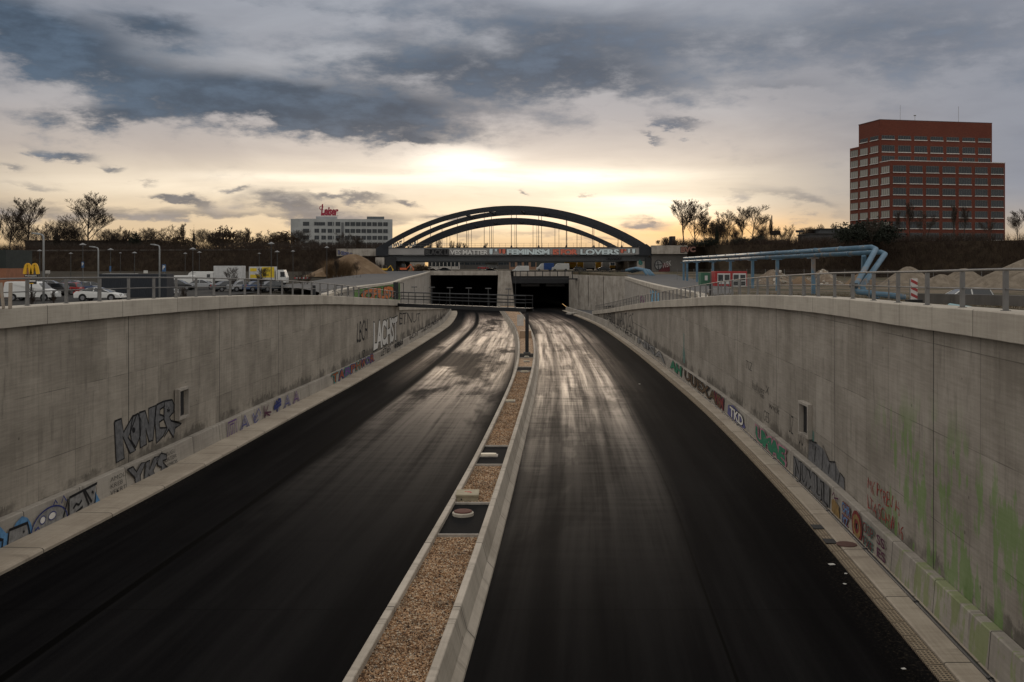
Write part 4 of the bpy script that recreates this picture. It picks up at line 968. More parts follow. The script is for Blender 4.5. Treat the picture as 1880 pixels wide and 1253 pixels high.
# ------------------------------------------------------------------ arch bridges
DT = 15.75
def arch_fn(xl, xr, dl, dr, rise, base):
    def fn(s_):
        h = rise*max(0, 4*s_*(1-s_))**.93
        return Vector((xl+(xr-xl)*s_, dl+(dr-dl)*s_, base+h))
    return fn
def arch_part(fn, name, parent, wdt, dep, mat):
    n = 48; P = [fn(i/n) for i in range(n+1)]
    b = MB(); B0 = 0
    vs = []; fs = []
    for i, p in enumerate(P):
        t_ = (P[min(i+1,n)]-P[max(i-1,0)]).normalized(); side = Vector((0,1,0)); up = side.cross(t_).normalized()
        if up.z < 0: up = -up
        for a_, c_ in ((-1,-1),(1,-1),(1,1),(-1,1)): vs.append(p+side*wdt/2*a_+up*dep/2*c_)
    for i in range(n):
        for j in range(4):
            a_ = i*4+j; c_ = i*4+(j+1)%4; fs.append((a_, c_, c_+4, a_+4))
    fs += [(0,3,2,1), tuple(n*4+j for j in range(4))]
    return MB().add(vs, fs).build(name, mat, parent)
def bridge(label, defs, rise, girder_h=2.2, letters=False):
    br = thing('arch_bridge', label, 'bridge', (0,0,0))
    fns = []
    for (xl, xr, dl, dr) in defs:
        f = arch_fn(xl+.8, xr-.8, dl, dr, rise-.8, DT-.6); fns.append(f)
        arch_part(f, 'arch', br, 1.3, 1.5, M['arch'])
        b = MB(); b.bar((xl+3.2, dl-.02, DT-1.15), (xr-3.2, dr-.02, DT-1.15), 1.0, 2.1); b.build('girder', M['girder'], br)
        b = MB(); b.bar((xl+3.2, dl-.1, DT-.05), (xr-3.2, dr-.1, DT-.05), 1.3, .14); b.bar((xl+3.2, dl-.1, DT-2.25), (xr-3.2, dr-.1, DT-2.25), 1.3, .16); b.build('girder_flange', M['dark_steel'], br)
        for x_, d_, s_ in ((xl, dl, 1), (xr, dr, -1)):
            b = MB(); b.prism([(x_-s_*.4,DT-2.5),(x_+s_*3.4,DT-2.5),(x_+s_*3.4,DT+.05),(x_+s_*3.2,DT+.5),(x_+s_*1.2,DT+.9),(x_-s_*.4,DT-.3)], 'y', d_-.75, d_+.75); b.build('end_block', M['arch'], br)
        n = 9
        for k in range(1, n+1):
            s_ = k*.1018-.01
            if s_ > .95: continue
            p = f(s_)
            MB().tube([(p.x, p.y, DT), (p.x, p.y, p.z)], .085, 6).prism([(p.x-.35,DT),(p.x+.35,DT),(p.x+.1,DT+.7),(p.x-.1,DT+.7)], 'y', p.y-.06, p.y+.06).build('hanger', M['arch'], br)
    (xl, xr, dl, dr), (xl2, xr2, dl2, dr2) = defs
    b = MB(); b.add([(xl+.5,dl+.6,DT-4.1),(xr-.5,dr+.6,DT-4.1),(xr2-.5,dr2-.6,DT-4.1),(xl2+.5,dl2-.6,DT-4.1),(xl+.5,dl+.6,DT-2.4),(xr-.5,dr+.6,DT-2.4),(xr2-.5,dr2-.6,DT-2.4),(xl2+.5,dl2-.6,DT-2.4)],[(0,3,2,1),(4,5,6,7),(0,1,5,4),(1,2,6,5),(2,3,7,6),(3,0,4,7)])
    b.build('deck', plain('deck_steel', (.075,.08,.085), .6), br)
    for s_ in (.32, .41, .53, .62):
        MB().bar(fns[0](s_), fns[1](s_), .7, .6).build('cross_brace', M['arch'], br)
    fe = MB()
    for k in range(41):
        x_ = xl+4+(xr-xl-8)*k/40; d_ = dl+(dr-dl)*k/40+1.2; fe.bar((x_,d_,DT),(x_,d_,DT+1.25),.06,.06,(0,1,0))
    for q in (.65, 1.25): fe.bar((xl+4,dl+1.2,DT+q),(xr-4,dr+1.2,DT+q),.05,.05)
    fe.build('parapet_rail', M['steel'], br)
    return br
b1 = bridge('near dark arched railway bridge with painted slogans along its grey girder', [(px(693,305), px(1194,295), 305, 295), (px(722,331), px(1183,320), 331, 320)], 13.2)
b2 = bridge('farther arched railway bridge seen through the hangers of the near one', [(px(743,382), px(1142,369), 382, 369), (px(748,408), px(1150,395), 408, 395)], 13.2)
def girfn(x0, x1, y0, y1):
    def fn(u, v, lift):
        x = x0+(x1-x0)*u; y = y0+(y1-y0)*v; s_ = (px(x, 300)+37.7)/75.8; d = 305-10*s_; s_ = (px(x, d)+38.0)/75.8; d = 305-10*s_-.62-lift
        return Vector((px(x, d), d, pz(y, d)))
    return fn
lb = plain('pale_blue_spray', (.62,.72,.74), .7, var=.12); sal = plain('salmon_spray', (.62,.17,.11), .7, var=.15); pale = plain('pale_grey_spray', (.66,.65,.62), .7, var=.15)
put_poly([(0,0),(1,0),(1,1),(0,1)], girfn(779, 824, 469.6, 457.6), b1, BLK, .02)
put_text('BLACK LI', girfn(781, 823, 468.5, 458.8), b1, spray('dim_grey_spray', (.09,.09,.09)), fat=.03, off=.05, name='lettering')
put_text('VES MATTER', girfn(826, 896, 468.5, 458.8), b1, pale, BLK, fat=.04, ow=.03, off=.03, space=.95, name='lettering')
put_text('FEMINISM', girfn(930.5, 1009, 469, 457.8), b1, lb, BLK, fat=.05, ow=.035, off=.03, space=.95, name='lettering')
put_text('IS FOR', girfn(1015, 1061, 468.8, 457.8), b1, sal, BLK, fat=.05, ow=.02, off=.03, space=.9, name='lettering')
put_text('LOVERS', girfn(1065.5, 1136.5, 468.8, 457.8), b1, lb, BLK, fat=.05, ow=.04, off=.03, space=.98, name='lettering')
def drip(x, y0, y1, w_, m_):
    f = girfn(x-w_/2, x+w_/2, y1, y0)
    def P(g): return [(.5-.5*g, 1), (.5-.5*g, .25), (.5-.3*g, .04), (.5, 0), (.5+.3*g, .04), (.5+.5*g, .25), (.5+.5*g, 1)]
    put_poly(P(1.35), f, b1, BLK, .02, 'lettering'); put_poly(P(1), f, b1, m_, .035, 'lettering')
for a in ((901.5,457.6,467.5,6,lb),(910.5,457.6,462,4.5,lb),(918,457.6,466,4,sal),(925,457.6,466.5,5.5,sal),(1142,457.6,465,5,sal),(1148,457.6,461.5,3,sal),(1154.5,457.6,465,4,lb),(1163.5,457.6,465.5,5.5,lb)): drip(*a)
for a, s_, m_ in (((772,788,479,473),'IWL',skyb),((808,826,479,473),'UTE',ochre)):
    put_text(s_, (lambda A_: (lambda u, v, lift: (lambda d: Vector((px(A_[0]+(A_[1]-A_[0])*u, d), d, pz(A_[2]+(A_[3]-A_[2])*v, d))))(305.0-lift)))(a), b1, m_, fat=.03, name='lettering')
put_text('CRANCKY', (lambda u, v, lift: (lambda d: Vector((px(1112+30*u, d), d, pz(478-5*v, d))))(296.1-lift)), b1, BLK, fat=.02, name='lettering')
redw = spray('red_white_spray', (.45,.07,.06))
# painted tags on the feet of the arches
for (x0, x1, y0, y1, d_, s_, m_) in ((722,738,456,448,329.4,'IWVZ',redw),(748,764,456,446,380,'OKUS',spray('plum_light_spray',(.25,.10,.28)))):
    put_text(s_, (lambda u, v, lift, a=(x0,x1,y0,y1,d_): Vector((px(a[0]+(a[1]-a[0])*u, a[4]), a[4], pz(a[2]+(a[3]-a[2])*v-u*6, a[4])))), b1 if d_ < 350 else b2, m_, WHT, fat=.02, ow=.06, name='lettering')
# piers and abutments
def blockthing(name, label, cat, x0, x1, y0, y1, d0, d1, mat, slope=None):
    "x, y0/y1 are photo columns and rows of the front face at distance d0"
    c_ = thing(name, label, cat, (0,0,0)); MB().box(px(x0,d0), px(x1,d0), d0, d1, pz(y1,d0), pz(y0,d0)).build('body', mat, c_, bevel=.05); return c_
pr = blockthing('bridge_pier', 'dark steel bridge pier under the left end of the near arch', 'pier', 706, 727, 473, 512, 304.6, 325, M['dark_steel'])
pr2 = blockthing('bridge_pier', 'pale stained concrete pier at the left end of the near arch', 'pier', 689, 705.5, 473, 512, 304, 330, M['conc'])
pr3 = blockthing('bridge_pier', 'stained concrete pier under the right end of the near arch, tagged green', 'pier', 1170, 1184, 480, 512, 296, 320, M['conc'])
put_text('6', (lambda u, v, lift: (lambda d: Vector((px(1172+8*u, d), d, pz(487-12*v, d))))(295.9-lift)), pr3, teal, fat=.05)
pr4 = blockthing('bridge_pier', 'dark pier between the right concrete pier and the right abutment', 'pier', 1185, 1196, 473, 512, 295, 320, M['dark_steel'])
ab = thing('bridge_abutment', 'concrete abutment wall left of the bridge with a slanting row of painted letters', 'abutment', (0,0,0))
MB().box(px(618,306), px(690,306), 306, 309, pz(470.5,306), pz(457,306)).build('upper_wall', M['conc'], ab)
MB().prism([(px(618,307.5),pz(470,307)),(px(690,307.5),pz(470,307)),(px(690,307.5),pz(514,307)),(px(640,307.5),pz(514,307))], 'y', 307.5, 309.5).build('lower_wall', plain('dark_stained_wall', (.13,.12,.11), .8, scale=.3), ab)
def slant(x0, y0, x1, y1, h_, d):
    def fn(u, v, lift): return Vector((px(x0+(x1-x0)*u, d-lift), d-lift, pz(y0+(y1-y0)*u-h_*v, d-lift)))
    return fn
put_text('1001', slant(621, 467, 646, 472, 7, 305.9), ab, spray('lavender_spray', (.22,.22,.34)), BLK, fat=.03, ow=.06)
put_text('HKGT', slant(653, 482, 678, 499, 9, 307.4), ab, WHT, teal, fat=.03, ow=.10)
ab2 = thing('bridge_abutment', 'concrete abutment wall right of the bridge with a pink BVC tag', 'abutment', (0,0,0))
MB().box(px(1197,293), px(1262,293), 293, 296, pz(466.5,293), pz(451,293)).build('upper_wall', M['conc'], ab2)
MB().box(px(1197,294), px(1262,294), 294.5, 297, pz(506,294), pz(466,294)).build('lower_wall', plain('dark_stained_wall', (.13,.12,.11), .8, scale=.3), ab2)
put_text('BVC', slant(1250, 464, 1277, 463, 10, 292.9), ab2, spray('dusty_pink_spray', (.36,.19,.15)), BLK, fat=.06, ow=.06)
fn_ = slant(1202, 500, 1216, 500, 22, 294.4)
el_ = [(.5+.5*math.cos(a), .6+.4*math.sin(a)) for a in [2*PI*k/16 for k in range(17)]]
put_poly(el_[:-1], fn_, ab2, silver, .03); put_strokes([el_, [(.5,.2),(.4,.9)], [(.1,.6),(.9,.62)]], fn_, ab2, M['dark_steel'], .25, .06)
put_poly([(0,0),(1,.1),(.95,.8),(.5,1),(.2,.6)], slant(1206, 507, 1230, 500, 20, 294.4), ab2, spray('maroon_spray', (.12,.03,.035)), .02)
put_text('WBK', slant(1216, 494, 1232, 488, 10, 294.4), ab2, pale, fat=-.02, off=.05)

# ------------------------------------------------------------------ buildings
def glass_mat(name, col, rough=.12):
    m, t = mat_new(name); co = t.n('ShaderNodeTexCoord').outputs['Object']
    oi = t.n('ShaderNodeObjectInfo').outputs['Random']
    c = t.mix(t.m('MULTIPLY', oi, .7), col, tuple(min(1, v*1.6+.004) for v in col))
    finish(t, c, rough, spec=.35); return m
M['glass'] = glass_mat('window_glass', (.010,.014,.018), .06)
M['blind_sheen_glass'] = glass_mat('window_blinds_and_sky_sheen', (.19,.185,.165), .12)  # pale base colour stands for blinds and for sky reflected in the side windows
M['frame'] = plain('window_frame', (.12,.125,.12), .5)
M['sill'] = plain('pale_sill', (.62,.59,.55), .7)
def brick():
    m, t = mat_new('red_brick'); co = t.n('ShaderNodeTexCoord').outputs['Object']; x, y, z = t.sep(co)
    v = t.comb(t.m('ADD', x, y), z)
    br = t.n('ShaderNodeTexBrick', {'Vector': v, 'Color1': (.155,.042,.026,1), 'Color2': (.11,.030,.019,1), 'Mortar': (.11,.05,.035,1), 'Scale': 1.0, 'Mortar Size': .02, 'Brick Width': .5, 'Row Height': .2})
    n = t.noise(co, .12, 6, .65)
    finish(t, t.mix(t.m('MULTIPLY', t.ss(n, .4, .65), .5), br.outputs[0], (.11,.030,.02)), .85, spec=.2); return m
M['brick'] = brick()
def window_meshes(w_, h_, n, sill=True):
    g = MB().box(-w_/2, w_/2, .06, .12, -h_/2, h_/2).mesh('window'); g.materials.append(M['glass'])
    f = MB(); f.box(-w_/2, w_/2, 0, .14, h_/2-.07, h_/2); f.box(-w_/2, w_/2, 0, .14, -h_/2, -h_/2+.07)
    for k in range(n+1):
        x_ = -w_/2+.035+(w_-.07)*k/n; f.box(x_-.04, x_+.04, .001, .139, -h_/2+.071, h_/2-.071)
    f = f.mesh('frame'); f.materials.append(M['frame'])
    s_ = MB().box(-w_/2-.1, w_/2+.1, -.16, .05, -h_/2-.22, -h_/2-.02).mesh('sill'); s_.materials.append(M['sill'])
    return g, f, s_
def window(ms, parent, loc, rz=0, sill=True):
    g, f, s_ = ms
    o = bpy.data.objects.new('window', g); C.objects.link(o); o.parent = parent; o.location = loc; o.rotation_euler = (0,0,rz)
    q = bpy.data.objects.new('frame', f); C.objects.link(q); q.parent = o
    if sill: q = bpy.data.objects.new('sill', s_); C.objects.link(q); q.parent = o
    return o
RB = thing('brick_office_tower', 'tall stepped red brick office block with rows of dark windows on the right', 'building', (114.2, 300, 0), math.radians(11.5))
L1, D1 = 39.0, 23.3
MB().box(0, L1, 0, 6, 6, 41.9).build('front_block', M['brick'], RB)
MB().box(0.003, L1-.003, 6.002, 18, 6, 55).build('main_block', M['brick'], RB)
MB().box(.006, L1-.006, 18.002, D1, 6, 48.2).build('rear_block', M['brick'], RB)
MB().box(-.08, L1+.08, -.08, 6, 41.902, 42.1).build('roof_edge', M['sill'], RB)
MB().box(-.08, L1+.08, 6.003, 18.08, 55.002, 55.25).build('roof_edge', plain('dark_edge', (.08,.03,.02), .8), RB)
for x_, h_ in ((9.5,5.2),(30,5.5)): MB().tube([(x_, 10, 55.25), (x_, 10, 55.25+h_)], .05, 5).build('antenna', M['steel'], RB)
MB().tube([(13.3, 8, 55.25), (13.3, 8, 57)], .06, 5).box(12.9, 13.7, 7.95, 8.05, 56.9, 57.2).build('roof_sensor', M['steel'], RB)
wf, wl_ = window_meshes(4.3, 2.0, 5), window_meshes(4.3, 1.15, 5)
ws = window_meshes(4.4, 2.0, 4); ws[0].materials.clear(); ws[0].materials.append(M['blind_sheen_glass'])
by = L1/7
for k in range(7):
    for r_ in range(8): window(wf, RB, (by*(k+.5), -.09, 39.5-3.39*r_))
    for z_, m_ in ((49.75, wl_), (46.3, wf), (43.0, wf)): window(m_, RB, (by*(k+.5), 5.91, z_))
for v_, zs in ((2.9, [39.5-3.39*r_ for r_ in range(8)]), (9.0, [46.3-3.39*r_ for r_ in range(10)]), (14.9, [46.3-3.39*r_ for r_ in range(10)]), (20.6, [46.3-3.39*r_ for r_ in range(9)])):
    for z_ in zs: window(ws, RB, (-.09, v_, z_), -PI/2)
for v_ in (9.0, 14.9): window(window_meshes(4.4, 1.15, 4) if v_ == 9.0 else (wl_[0], wl_[1], wl_[2]), RB, (-.09, v_, 49.75), -PI/2)

# pale four-storey office with the red sign on its roof
WB = thing('pale_office_block', 'long pale office block with a red script sign on its roof, left of the arch', 'building', (px(573,430), 430, 0), math.radians(9))
wh = plain('pale_facade', (.40,.41,.40), .8, scale=.3); wh2 = plain('pale_facade_side', (.34,.35,.36), .8, scale=.3)
zt_ = pz(402, 430); Lw = 34.5
# the left end is turned away
MB().add([(0,0,6),(Lw,0,6),(Lw,14,6),(-9.2,14,6),(-9.2,2.4,6),(0,0,zt_),(Lw,0,zt_),(Lw,14,zt_),(-9.2,14,zt_),(-9.2,2.4,zt_)],[(0,4,3,2,1),(5,6,7,8,9),(0,1,6,5),(1,2,7,6),(2,3,8,7),(3,4,9,8),(4,0,5,9)]).build('wall', wh, WB)
MB().box(1.5, 10.5, 3, 9, zt_+.003, zt_+1.2).build('roof_house', wh2, WB)
MB().box(23.5, 31, 3, 9, zt_+.003, zt_+1.3).build('roof_house', plain('roof_vent', (.10,.11,.12), .6), WB)
wA = window_meshes(2.0, 1.75, 2); wA_l = window_meshes(4.6, 1.5, 5); wA_s = window_meshes(2.8, 1.75, 3)
rows = [pz(y_, 430) for y_ in (411.2, 424, 436.5, 449)]
for r_, z_ in enumerate(rows):
    xs_ = ([3.2] if r_ == 0 else [2.0, 4.9])+[7.6, 11.0]+[15.0+2.35*k for k in range(8)]
    for x_ in xs_:
        window(wA_l if (r_ == 0 and x_ == 3.2) else wA, WB, (x_, -.09, z_), 0, False)
    MB().box(8.95, 9.25, -.05, -.003, z_-.8, z_+.8).build('slot_window', M['glass'], WB)
    window(wA_s, WB, (-2.6, .60, z_), -math.atan2(2.4, 9.2), False)
MB().box(12.4, 13.5, -.12, -.002, 6, zt_-1.5).build('vent_shaft', plain('dark_shaft', (.14,.145,.15), .6), WB)
neon = plain('red_sign_letters', (.30,.010,.035), .45, var=.1)
vs, fs = text_polys('Leiser', .045, .18, .92)
x0 = min(v[0] for v in vs); x1 = max(v[0] for v in vs); y1 = max(v[1] for v in vs)
sg = MB(); k_ = 7.6/(x1-x0)
me_v = [((x-x0)*k_+3.6, 3.2, zt_+1.9+y*k_*(1.55 if x > x0+.60 else 2.0)) for x, y in vs]
n_ = len(me_v); me_v2 = [(x, y+.35, z) for x, y, z in me_v]
ed = {}
for f_ in fs:
    for a, b_ in zip(f_, f_[1:]+f_[:1]): ed[(a, b_)] = 1
bd = [(a, b_) for (a, b_) in ed if (b_, a) not in ed]
sg.add(me_v+me_v2, list(fs)+[tuple(i+n_ for i in reversed(f_)) for f_ in fs]+[(a, b_, b_+n_, a+n_) for a, b_ in bd])
so_ = sg.build('roof_sign', neon, WB, fix=False)
lp = [(3.9+.8*math.cos(a), 3.3, zt_+4.9+.85*math.sin(a)) for a in [PI*.1+2*PI*k/16*.85 for k in range(17)]]
MB().tube(lp, .16, 6).build('sign_flourish', neon, so_)
b = MB()
for k in range(7): b.bar((3.8+k*1.15, 3.6, zt_+.1), (3.8+k*1.15, 3.6, zt_+3.2), .06, .06, (0,1,0))
b.bar((3.6,3.6,zt_+1.6),(11.2,3.6,zt_+1.6),.1,.1); b.build('sign_frame', M['dark_steel'], so_)

def simple_building(name, label, x0, x1, ytop, d, depth, mat, rz=0, base=None, roof=None, nwin=0, wrow=(), ww=2.0, wh_=1.2):
    w_ = px(x1,d)-px(x0,d); bz = ground_z(px(x0,d), d)-.5 if base is None else base; zt = pz(ytop, d)
    o = thing(name, label, 'building', (px(x0,d), d, 0), rz)
    MB().box(0, w_, 0, depth, bz, zt).build('wall', mat, o)
    if roof: MB().box(-.3, w_+.3, -.3, depth+.3, zt+.003, zt+.35).build('roof', roof, o)
    if nwin:
        ms = window_meshes(ww, wh_, 2)
        for zz_ in wrow:
            for k in range(nwin): window(ms, o, (w_*(k+.5)/nwin, -.09, zz_), 0, False)
    return o
dkroof = plain('dark_roof_felt', (.030,.027,.025), .8)
simple_building('long_low_building', 'long low dark building with a flat roof behind the left trackside trees', 46, 292, 443, 390, 12, plain('dark_brown_wall', (.045,.035,.028), .85), base=8, roof=dkroof)
sb = simple_building('house', 'small pale gabled house peeping above the left trackside parapet', 262, 308, 447, 372, 6, plain('dull_render', (.10,.10,.10), .8), base=8)
MB().prism([(-.4,pz(447,372)+.003),(px(308,372)-px(262,372)+.4,pz(447,372)+.003),(4.6,pz(440,372))], 'y', -.3, 6.3).build('roof', dkroof, sb)
simple_building('grey_block', 'low dark grey block with a flat roof left of the brick tower', 1487, 1556, 431, 285, 12, plain('dark_grey_cladding', (.06,.062,.065), .7), base=8, roof=dkroof, nwin=4, wrow=(17.2,), ww=1.6, wh_=.9)
simple_building('grey_block', 'taller dark grey box standing on the low block left of the brick tower', 1505, 1562, 422, 292, 10, plain('dark_grey_cladding', (.06,.062,.065), .7), base=8, roof=dkroof)
k_ = thing('kiosk', 'narrow dark building corner with a terracotta lower half at the left edge', 'building', (px(-60,110), 110, 0))
MB().box(0, px(11,110)-px(-60,110), 0, 6, pz(493,110), pz(459,110)).build('upper_wall', plain('dark_green_panel', (.018,.025,.022), .7), k_)
MB().box(0, px(11,110)-px(-60,110)-.01, .01, 6, 6, pz(493,110)-.003).build('lower_wall', plain('terracotta_panel', (.30,.13,.07), .8), k_)
# city behind the bridge
simple_building('white_building', 'white low building with columns seen under the left half of the bridge', 786, 842, 477, 520, 12, plain('white_render', (.48,.45,.41), .8), nwin=8, wrow=(11.2,), ww=1.6, wh_=2.4)
simple_building('pale_building', 'pale plain building seen under the left end of the bridge', 727, 776, 474, 460, 12, plain('cream_render', (.42,.37,.31), .8))
simple_building('dark_hall', 'dark hall in the distance under the middle of the bridge', 842, 935, 474, 560, 12, plain('hall_dark', (.07,.065,.06), .8), nwin=9, wrow=(11.5,), ww=3, wh_=1.5)
simple_building('brick_hall', 'brown brick hall with dark openings seen under the bridge', 935, 985, 474, 480, 12, plain('hall_brown', (.27,.155,.10), .85), nwin=4, wrow=(11.0,), ww=2.2, wh_=2.5)
simple_building('dark_shed', 'dark green shed behind the white vans under the bridge', 985, 1060, 476, 500, 12, plain('shed_green', (.045,.05,.045), .8))
simple_building('grey_depot', 'grey depot behind the yellow lorries under the bridge', 1060, 1175, 475, 520, 12, plain('depot_grey', (.25,.23,.21), .8), nwin=8, wrow=(11.2,), ww=2.2, wh_=1.6)
simple_building('far_tower', 'tiny far block on the skyline right of the bridge', 1232, 1240, 434, 700, 8, plain('far_block_grey', (.06,.05,.045), .8), base=8)
# ------------------------------------------------------------------ vehicles
M['tyre'] = plain('tyre_rubber', (.012,.012,.012), .8)
M['rim'] = plain('wheel_rim', (.25,.25,.26), .4, .6)
M['carglass'] = plain('vehicle_glass', (.012,.015,.018), .08, spec=.8, var=0)
M['tail'] = plain('tail_lamp_red', (.45,.02,.015), .3)
M['head'] = plain('head_lamp_clear', (.55,.55,.55), .2)
paint = {n: plain('paint_'+n, c, .3, .0, var=.08, spec=.6) for n, c in dict(white=(.62,.62,.60), silver=(.32,.33,.34), red=(.36,.02,.02), black=(.012,.013,.015), blue=(.02,.05,.13), dark=(.03,.035,.04), grey=(.12,.125,.13), yellow=(.68,.40,.02), orange=(.6,.12,.03)).items()}
CARS = {
 'hatch': dict(L=4.2, W=1.75, body=[(-2.1,.32),(-2.1,.75),(-2.02,.95),(-1.2,1.0),(1.0,.96),(1.85,.82),(2.08,.62),(2.1,.32)], cab=[(-2.0,.95),(-1.75,1.40),(-1.3,1.47),(.1,1.45),(.55,1.25),(1.05,.95)], wx=(-1.3,1.32)),
 'sedan': dict(L=4.6, W=1.8, body=[(-2.3,.32),(-2.3,.85),(-2.2,.95),(-1.3,.98),(1.0,.94),(1.95,.82),(2.25,.6),(2.3,.32)], cab=[(-1.75,.95),(-1.1,1.36),(-.6,1.43),(.1,1.42),(.5,1.28),(1.15,.93)], wx=(-1.4,1.42)),
 'coupe': dict(L=4.7, W=1.8, body=[(-2.3,.32),(-2.35,.75),(-2.1,.98),(-1.3,1.02),(1.0,.9),(1.95,.74),(2.3,.55),(2.35,.32)], cab=[(-1.95,.95),(-1.0,1.30),(-.5,1.36),(.0,1.34),(.5,1.18),(1.2,.89)], wx=(-1.4,1.45)),
 'van': dict(L=5.0, W=1.95, body=[(-2.5,.35),(-2.5,1.3),(-2.44,1.86),(-2.2,1.93),(.6,1.93),(.95,1.80),(1.5,1.22),(2.25,1.0),(2.45,.8),(2.5,.35)], cab=None, wx=(-1.55,1.6)),
 'bigvan': dict(L=5.9, W=2.0, body=[(-2.95,.4),(-2.95,1.5),(-2.9,2.45),(-2.7,2.55),(1.1,2.55),(1.5,2.35),(2.1,1.45),(2.75,1.2),(2.9,.95),(2.95,.4)], cab=None, wx=(-1.8,1.95)),
}
_cm = {}
def car_meshes(kind):
    if kind in _cm: return _cm[kind]
    c = CARS[kind]; W = c['W']/2; b = MB()
    def sect(prof, w0, w1, zlo, zhi):
        n = len(prof); vs = []
        for s_ in (-1, 1):
            for x, z in prof:
                f = max(0, min(1, (z-zlo)/(zhi-zlo))); vs.append((x, s_*(w0+(w1-w0)*f), z))
        return vs, [tuple(range(n)), tuple(reversed(range(n, 2*n)))]+[(i, i+n, (i+1)%n+n, (i+1)%n) for i in range(n)]
    if c['cab']:
        b.add(*sect(c['body'], W, W*.94, .7, 1.0)); cab = MB(); cab.add(*sect(c['cab'], W*.93, W*.72, .95, 1.45))
        roof = MB(); top = [p for p in c['cab'] if p[1] > 1.26]; x0, x1 = top[0][0], top[-1][0]; zt = max(p[1] for p in top)
        roof.add(*sect([(p[0], p[1]+.015) for p in top]+[(top[-1][0], top[-1][1]-.06), (top[0][0], top[0][1]-.06)], W*.75, W*.71, 1.2, 1.5))
        for xa, xb in ((c['cab'][0][0]+.1, c['cab'][1][0]+.05), (c['cab'][-1][0]-.02, c['cab'][-2][0]), (-.35, -.30)):
            za, zb = .95, (c['cab'][1][1] if xa < -.5 else c['cab'][-2][1] if xa > 0 else zt)
            for s_ in (-1, 1): roof.bar((xa, s_*W*.925, za), (xb, s_*W*.755, zb), .09, .05)
    else:
        b.add(*sect(c['body'], W, W*.86, 1.2, max(p[1] for p in c['body']))); cab = MB(); roof = None
        pr = c['body']; a, d_ = [p for p in pr if p[0] > .5][:2], None
        i = next(i for i, p in enumerate(pr) if p[0] >= .9 and pr[i+1][1] < p[1] and pr[i+1][0] > p[0])
        (xa, za), (xb, zb) = pr[i], pr[i+1]
        # windscreen and cab side windows, standing just proud of the body
        cab.add([(xa+.05,-W*.80,za-.02),(xa+.05,W*.80,za-.02),(xb+.04,W*.90,zb+.06),(xb+.04,-W*.90,zb+.06)],[(0,1,2,3)])
        for s_ in (-1, 1):
            cab.add([(xa-.75,s_*W*.985,zb+.05),(xb-.12,s_*W*.985,zb+.05),(xa-.08,s_*(W*.905),za-.14),(xa-.75,s_*(W*.905),za-.12)],[(0,1,2,3)])
    wheels = []
    wm = MB(); wm.add(*[(lambda vs, fs: (vs, fs))([(.33*math.cos(2*PI*k/16), y_, .33*math.sin(2*PI*k/16)) for y_ in (-.11,.11) for k in range(16)], [tuple(range(16)), tuple(reversed(range(16,32)))]+[(k, k+16, (k+1)%16+16, (k+1)%16) for k in range(16)])][0])
    rm_ = MB(); rm_.add([(.21*math.cos(2*PI*k/12), y_, .21*math.sin(2*PI*k/12)) for y_ in (-.118,.118) for k in range(12)], [tuple(range(12)), tuple(reversed(range(12,24)))]+[(k, k+12, (k+1)%12+12, (k+1)%12) for k in range(12)])
    arch = MB(); arch.add([(.40*math.cos(2*PI*k/16), y_, .40*math.sin(2*PI*k/16)) for y_ in (-.01,.01) for k in range(16)], [tuple(range(16)), tuple(reversed(range(16,32)))]+[(k, k+16, (k+1)%16+16, (k+1)%16) for k in range(16)])
    def fin(mb, nm, mat=None):
        if mb is None: return None
        me = mb.mesh(nm); bm = bmesh.new(); bm.from_mesh(me); bmesh.ops.recalc_face_normals(bm, faces=bm.faces); bm.to_mesh(me); bm.free()
        if mat: me.materials.append(mat)
        return me
    _cm[kind] = (fin(b, 'body'), fin(cab, 'window_glass', M['carglass']), fin(roof, 'roof'), fin(wm, 'tyre', M['tyre']), fin(rm_, 'rim', M['rim']), fin(arch, 'wheel_arch', M['tyre']))
    return _cm[kind]
def child(name, me, parent, loc=(0,0,0), sc_=(1,1,1)):
    o = bpy.data.objects.new(name, me); C.objects.link(o); o.parent = parent; o.location = loc; o.scale = sc_; return o
def car(kind, col, label, x, y, d, rz=0, cat='car', group=None, z=None, name=None, two_tone=None):
    c = CARS[kind]; body, glass, roof, tyre, rim, arch = car_meshes(kind)
    zz_ = ground_z(px(x,d), d)+.1 if z is None else z
    o = thing(name or {'van':'parked_van','bigvan':'parked_van'}.get(kind, 'parked_car'), label, cat, (px(x,d), d, zz_), rz, group)
    bm_ = body.copy(); bm_.materials.clear(); bm_.materials.append(paint[col]); bo = child('body', bm_, o)
    md = bo.modifiers.new('bevel', 'BEVEL'); md.width = .06; md.segments = 2
    child('window_glass', glass, o)
    if roof:
        r_ = roof.copy(); r_.materials.clear(); r_.materials.append(paint[col]); child('roof', r_, o)
    W = c['W']/2
    for wx in c['wx']:
        for s_ in (-1, 1):
            t_ = child('wheel', tyre, o, (wx, s_*(W-.10), .33)); child('rim', rim, t_)
            child('wheel_arch', arch, o, (wx, s_*(W+.004), .36))
    L = c['L']/2; zl = .68 if kind in ('hatch','sedan','coupe') else .95
    for s_ in (-1, 1):
        MB().box(L-.16, L+.012, s_*(W-.32)-.16, s_*(W-.32)+.16, zl-.1, zl+.07).build('headlight', M['head'], o)
        MB().box(-L-.012, -L+.1, s_*(W-.2)-.12, s_*(W-.2)+.12, zl+.0, zl+.25).build('tail_lamp', M['tail'], o)
    return o
PK = 'cars parked in the car park on the left'
car('van','white','white panel van parked nearest the left railing, facing right', 60, 0, 101, 0, 'van', PK)
car('coupe','white','low white car behind the left railing, right of the white panel van', 184, 0, 100, 0, 'car', PK)
car('sedan','silver','silver car parked before the dark fence panel, right of the low white car', 288, 0, 117, 0, 'car', PK)
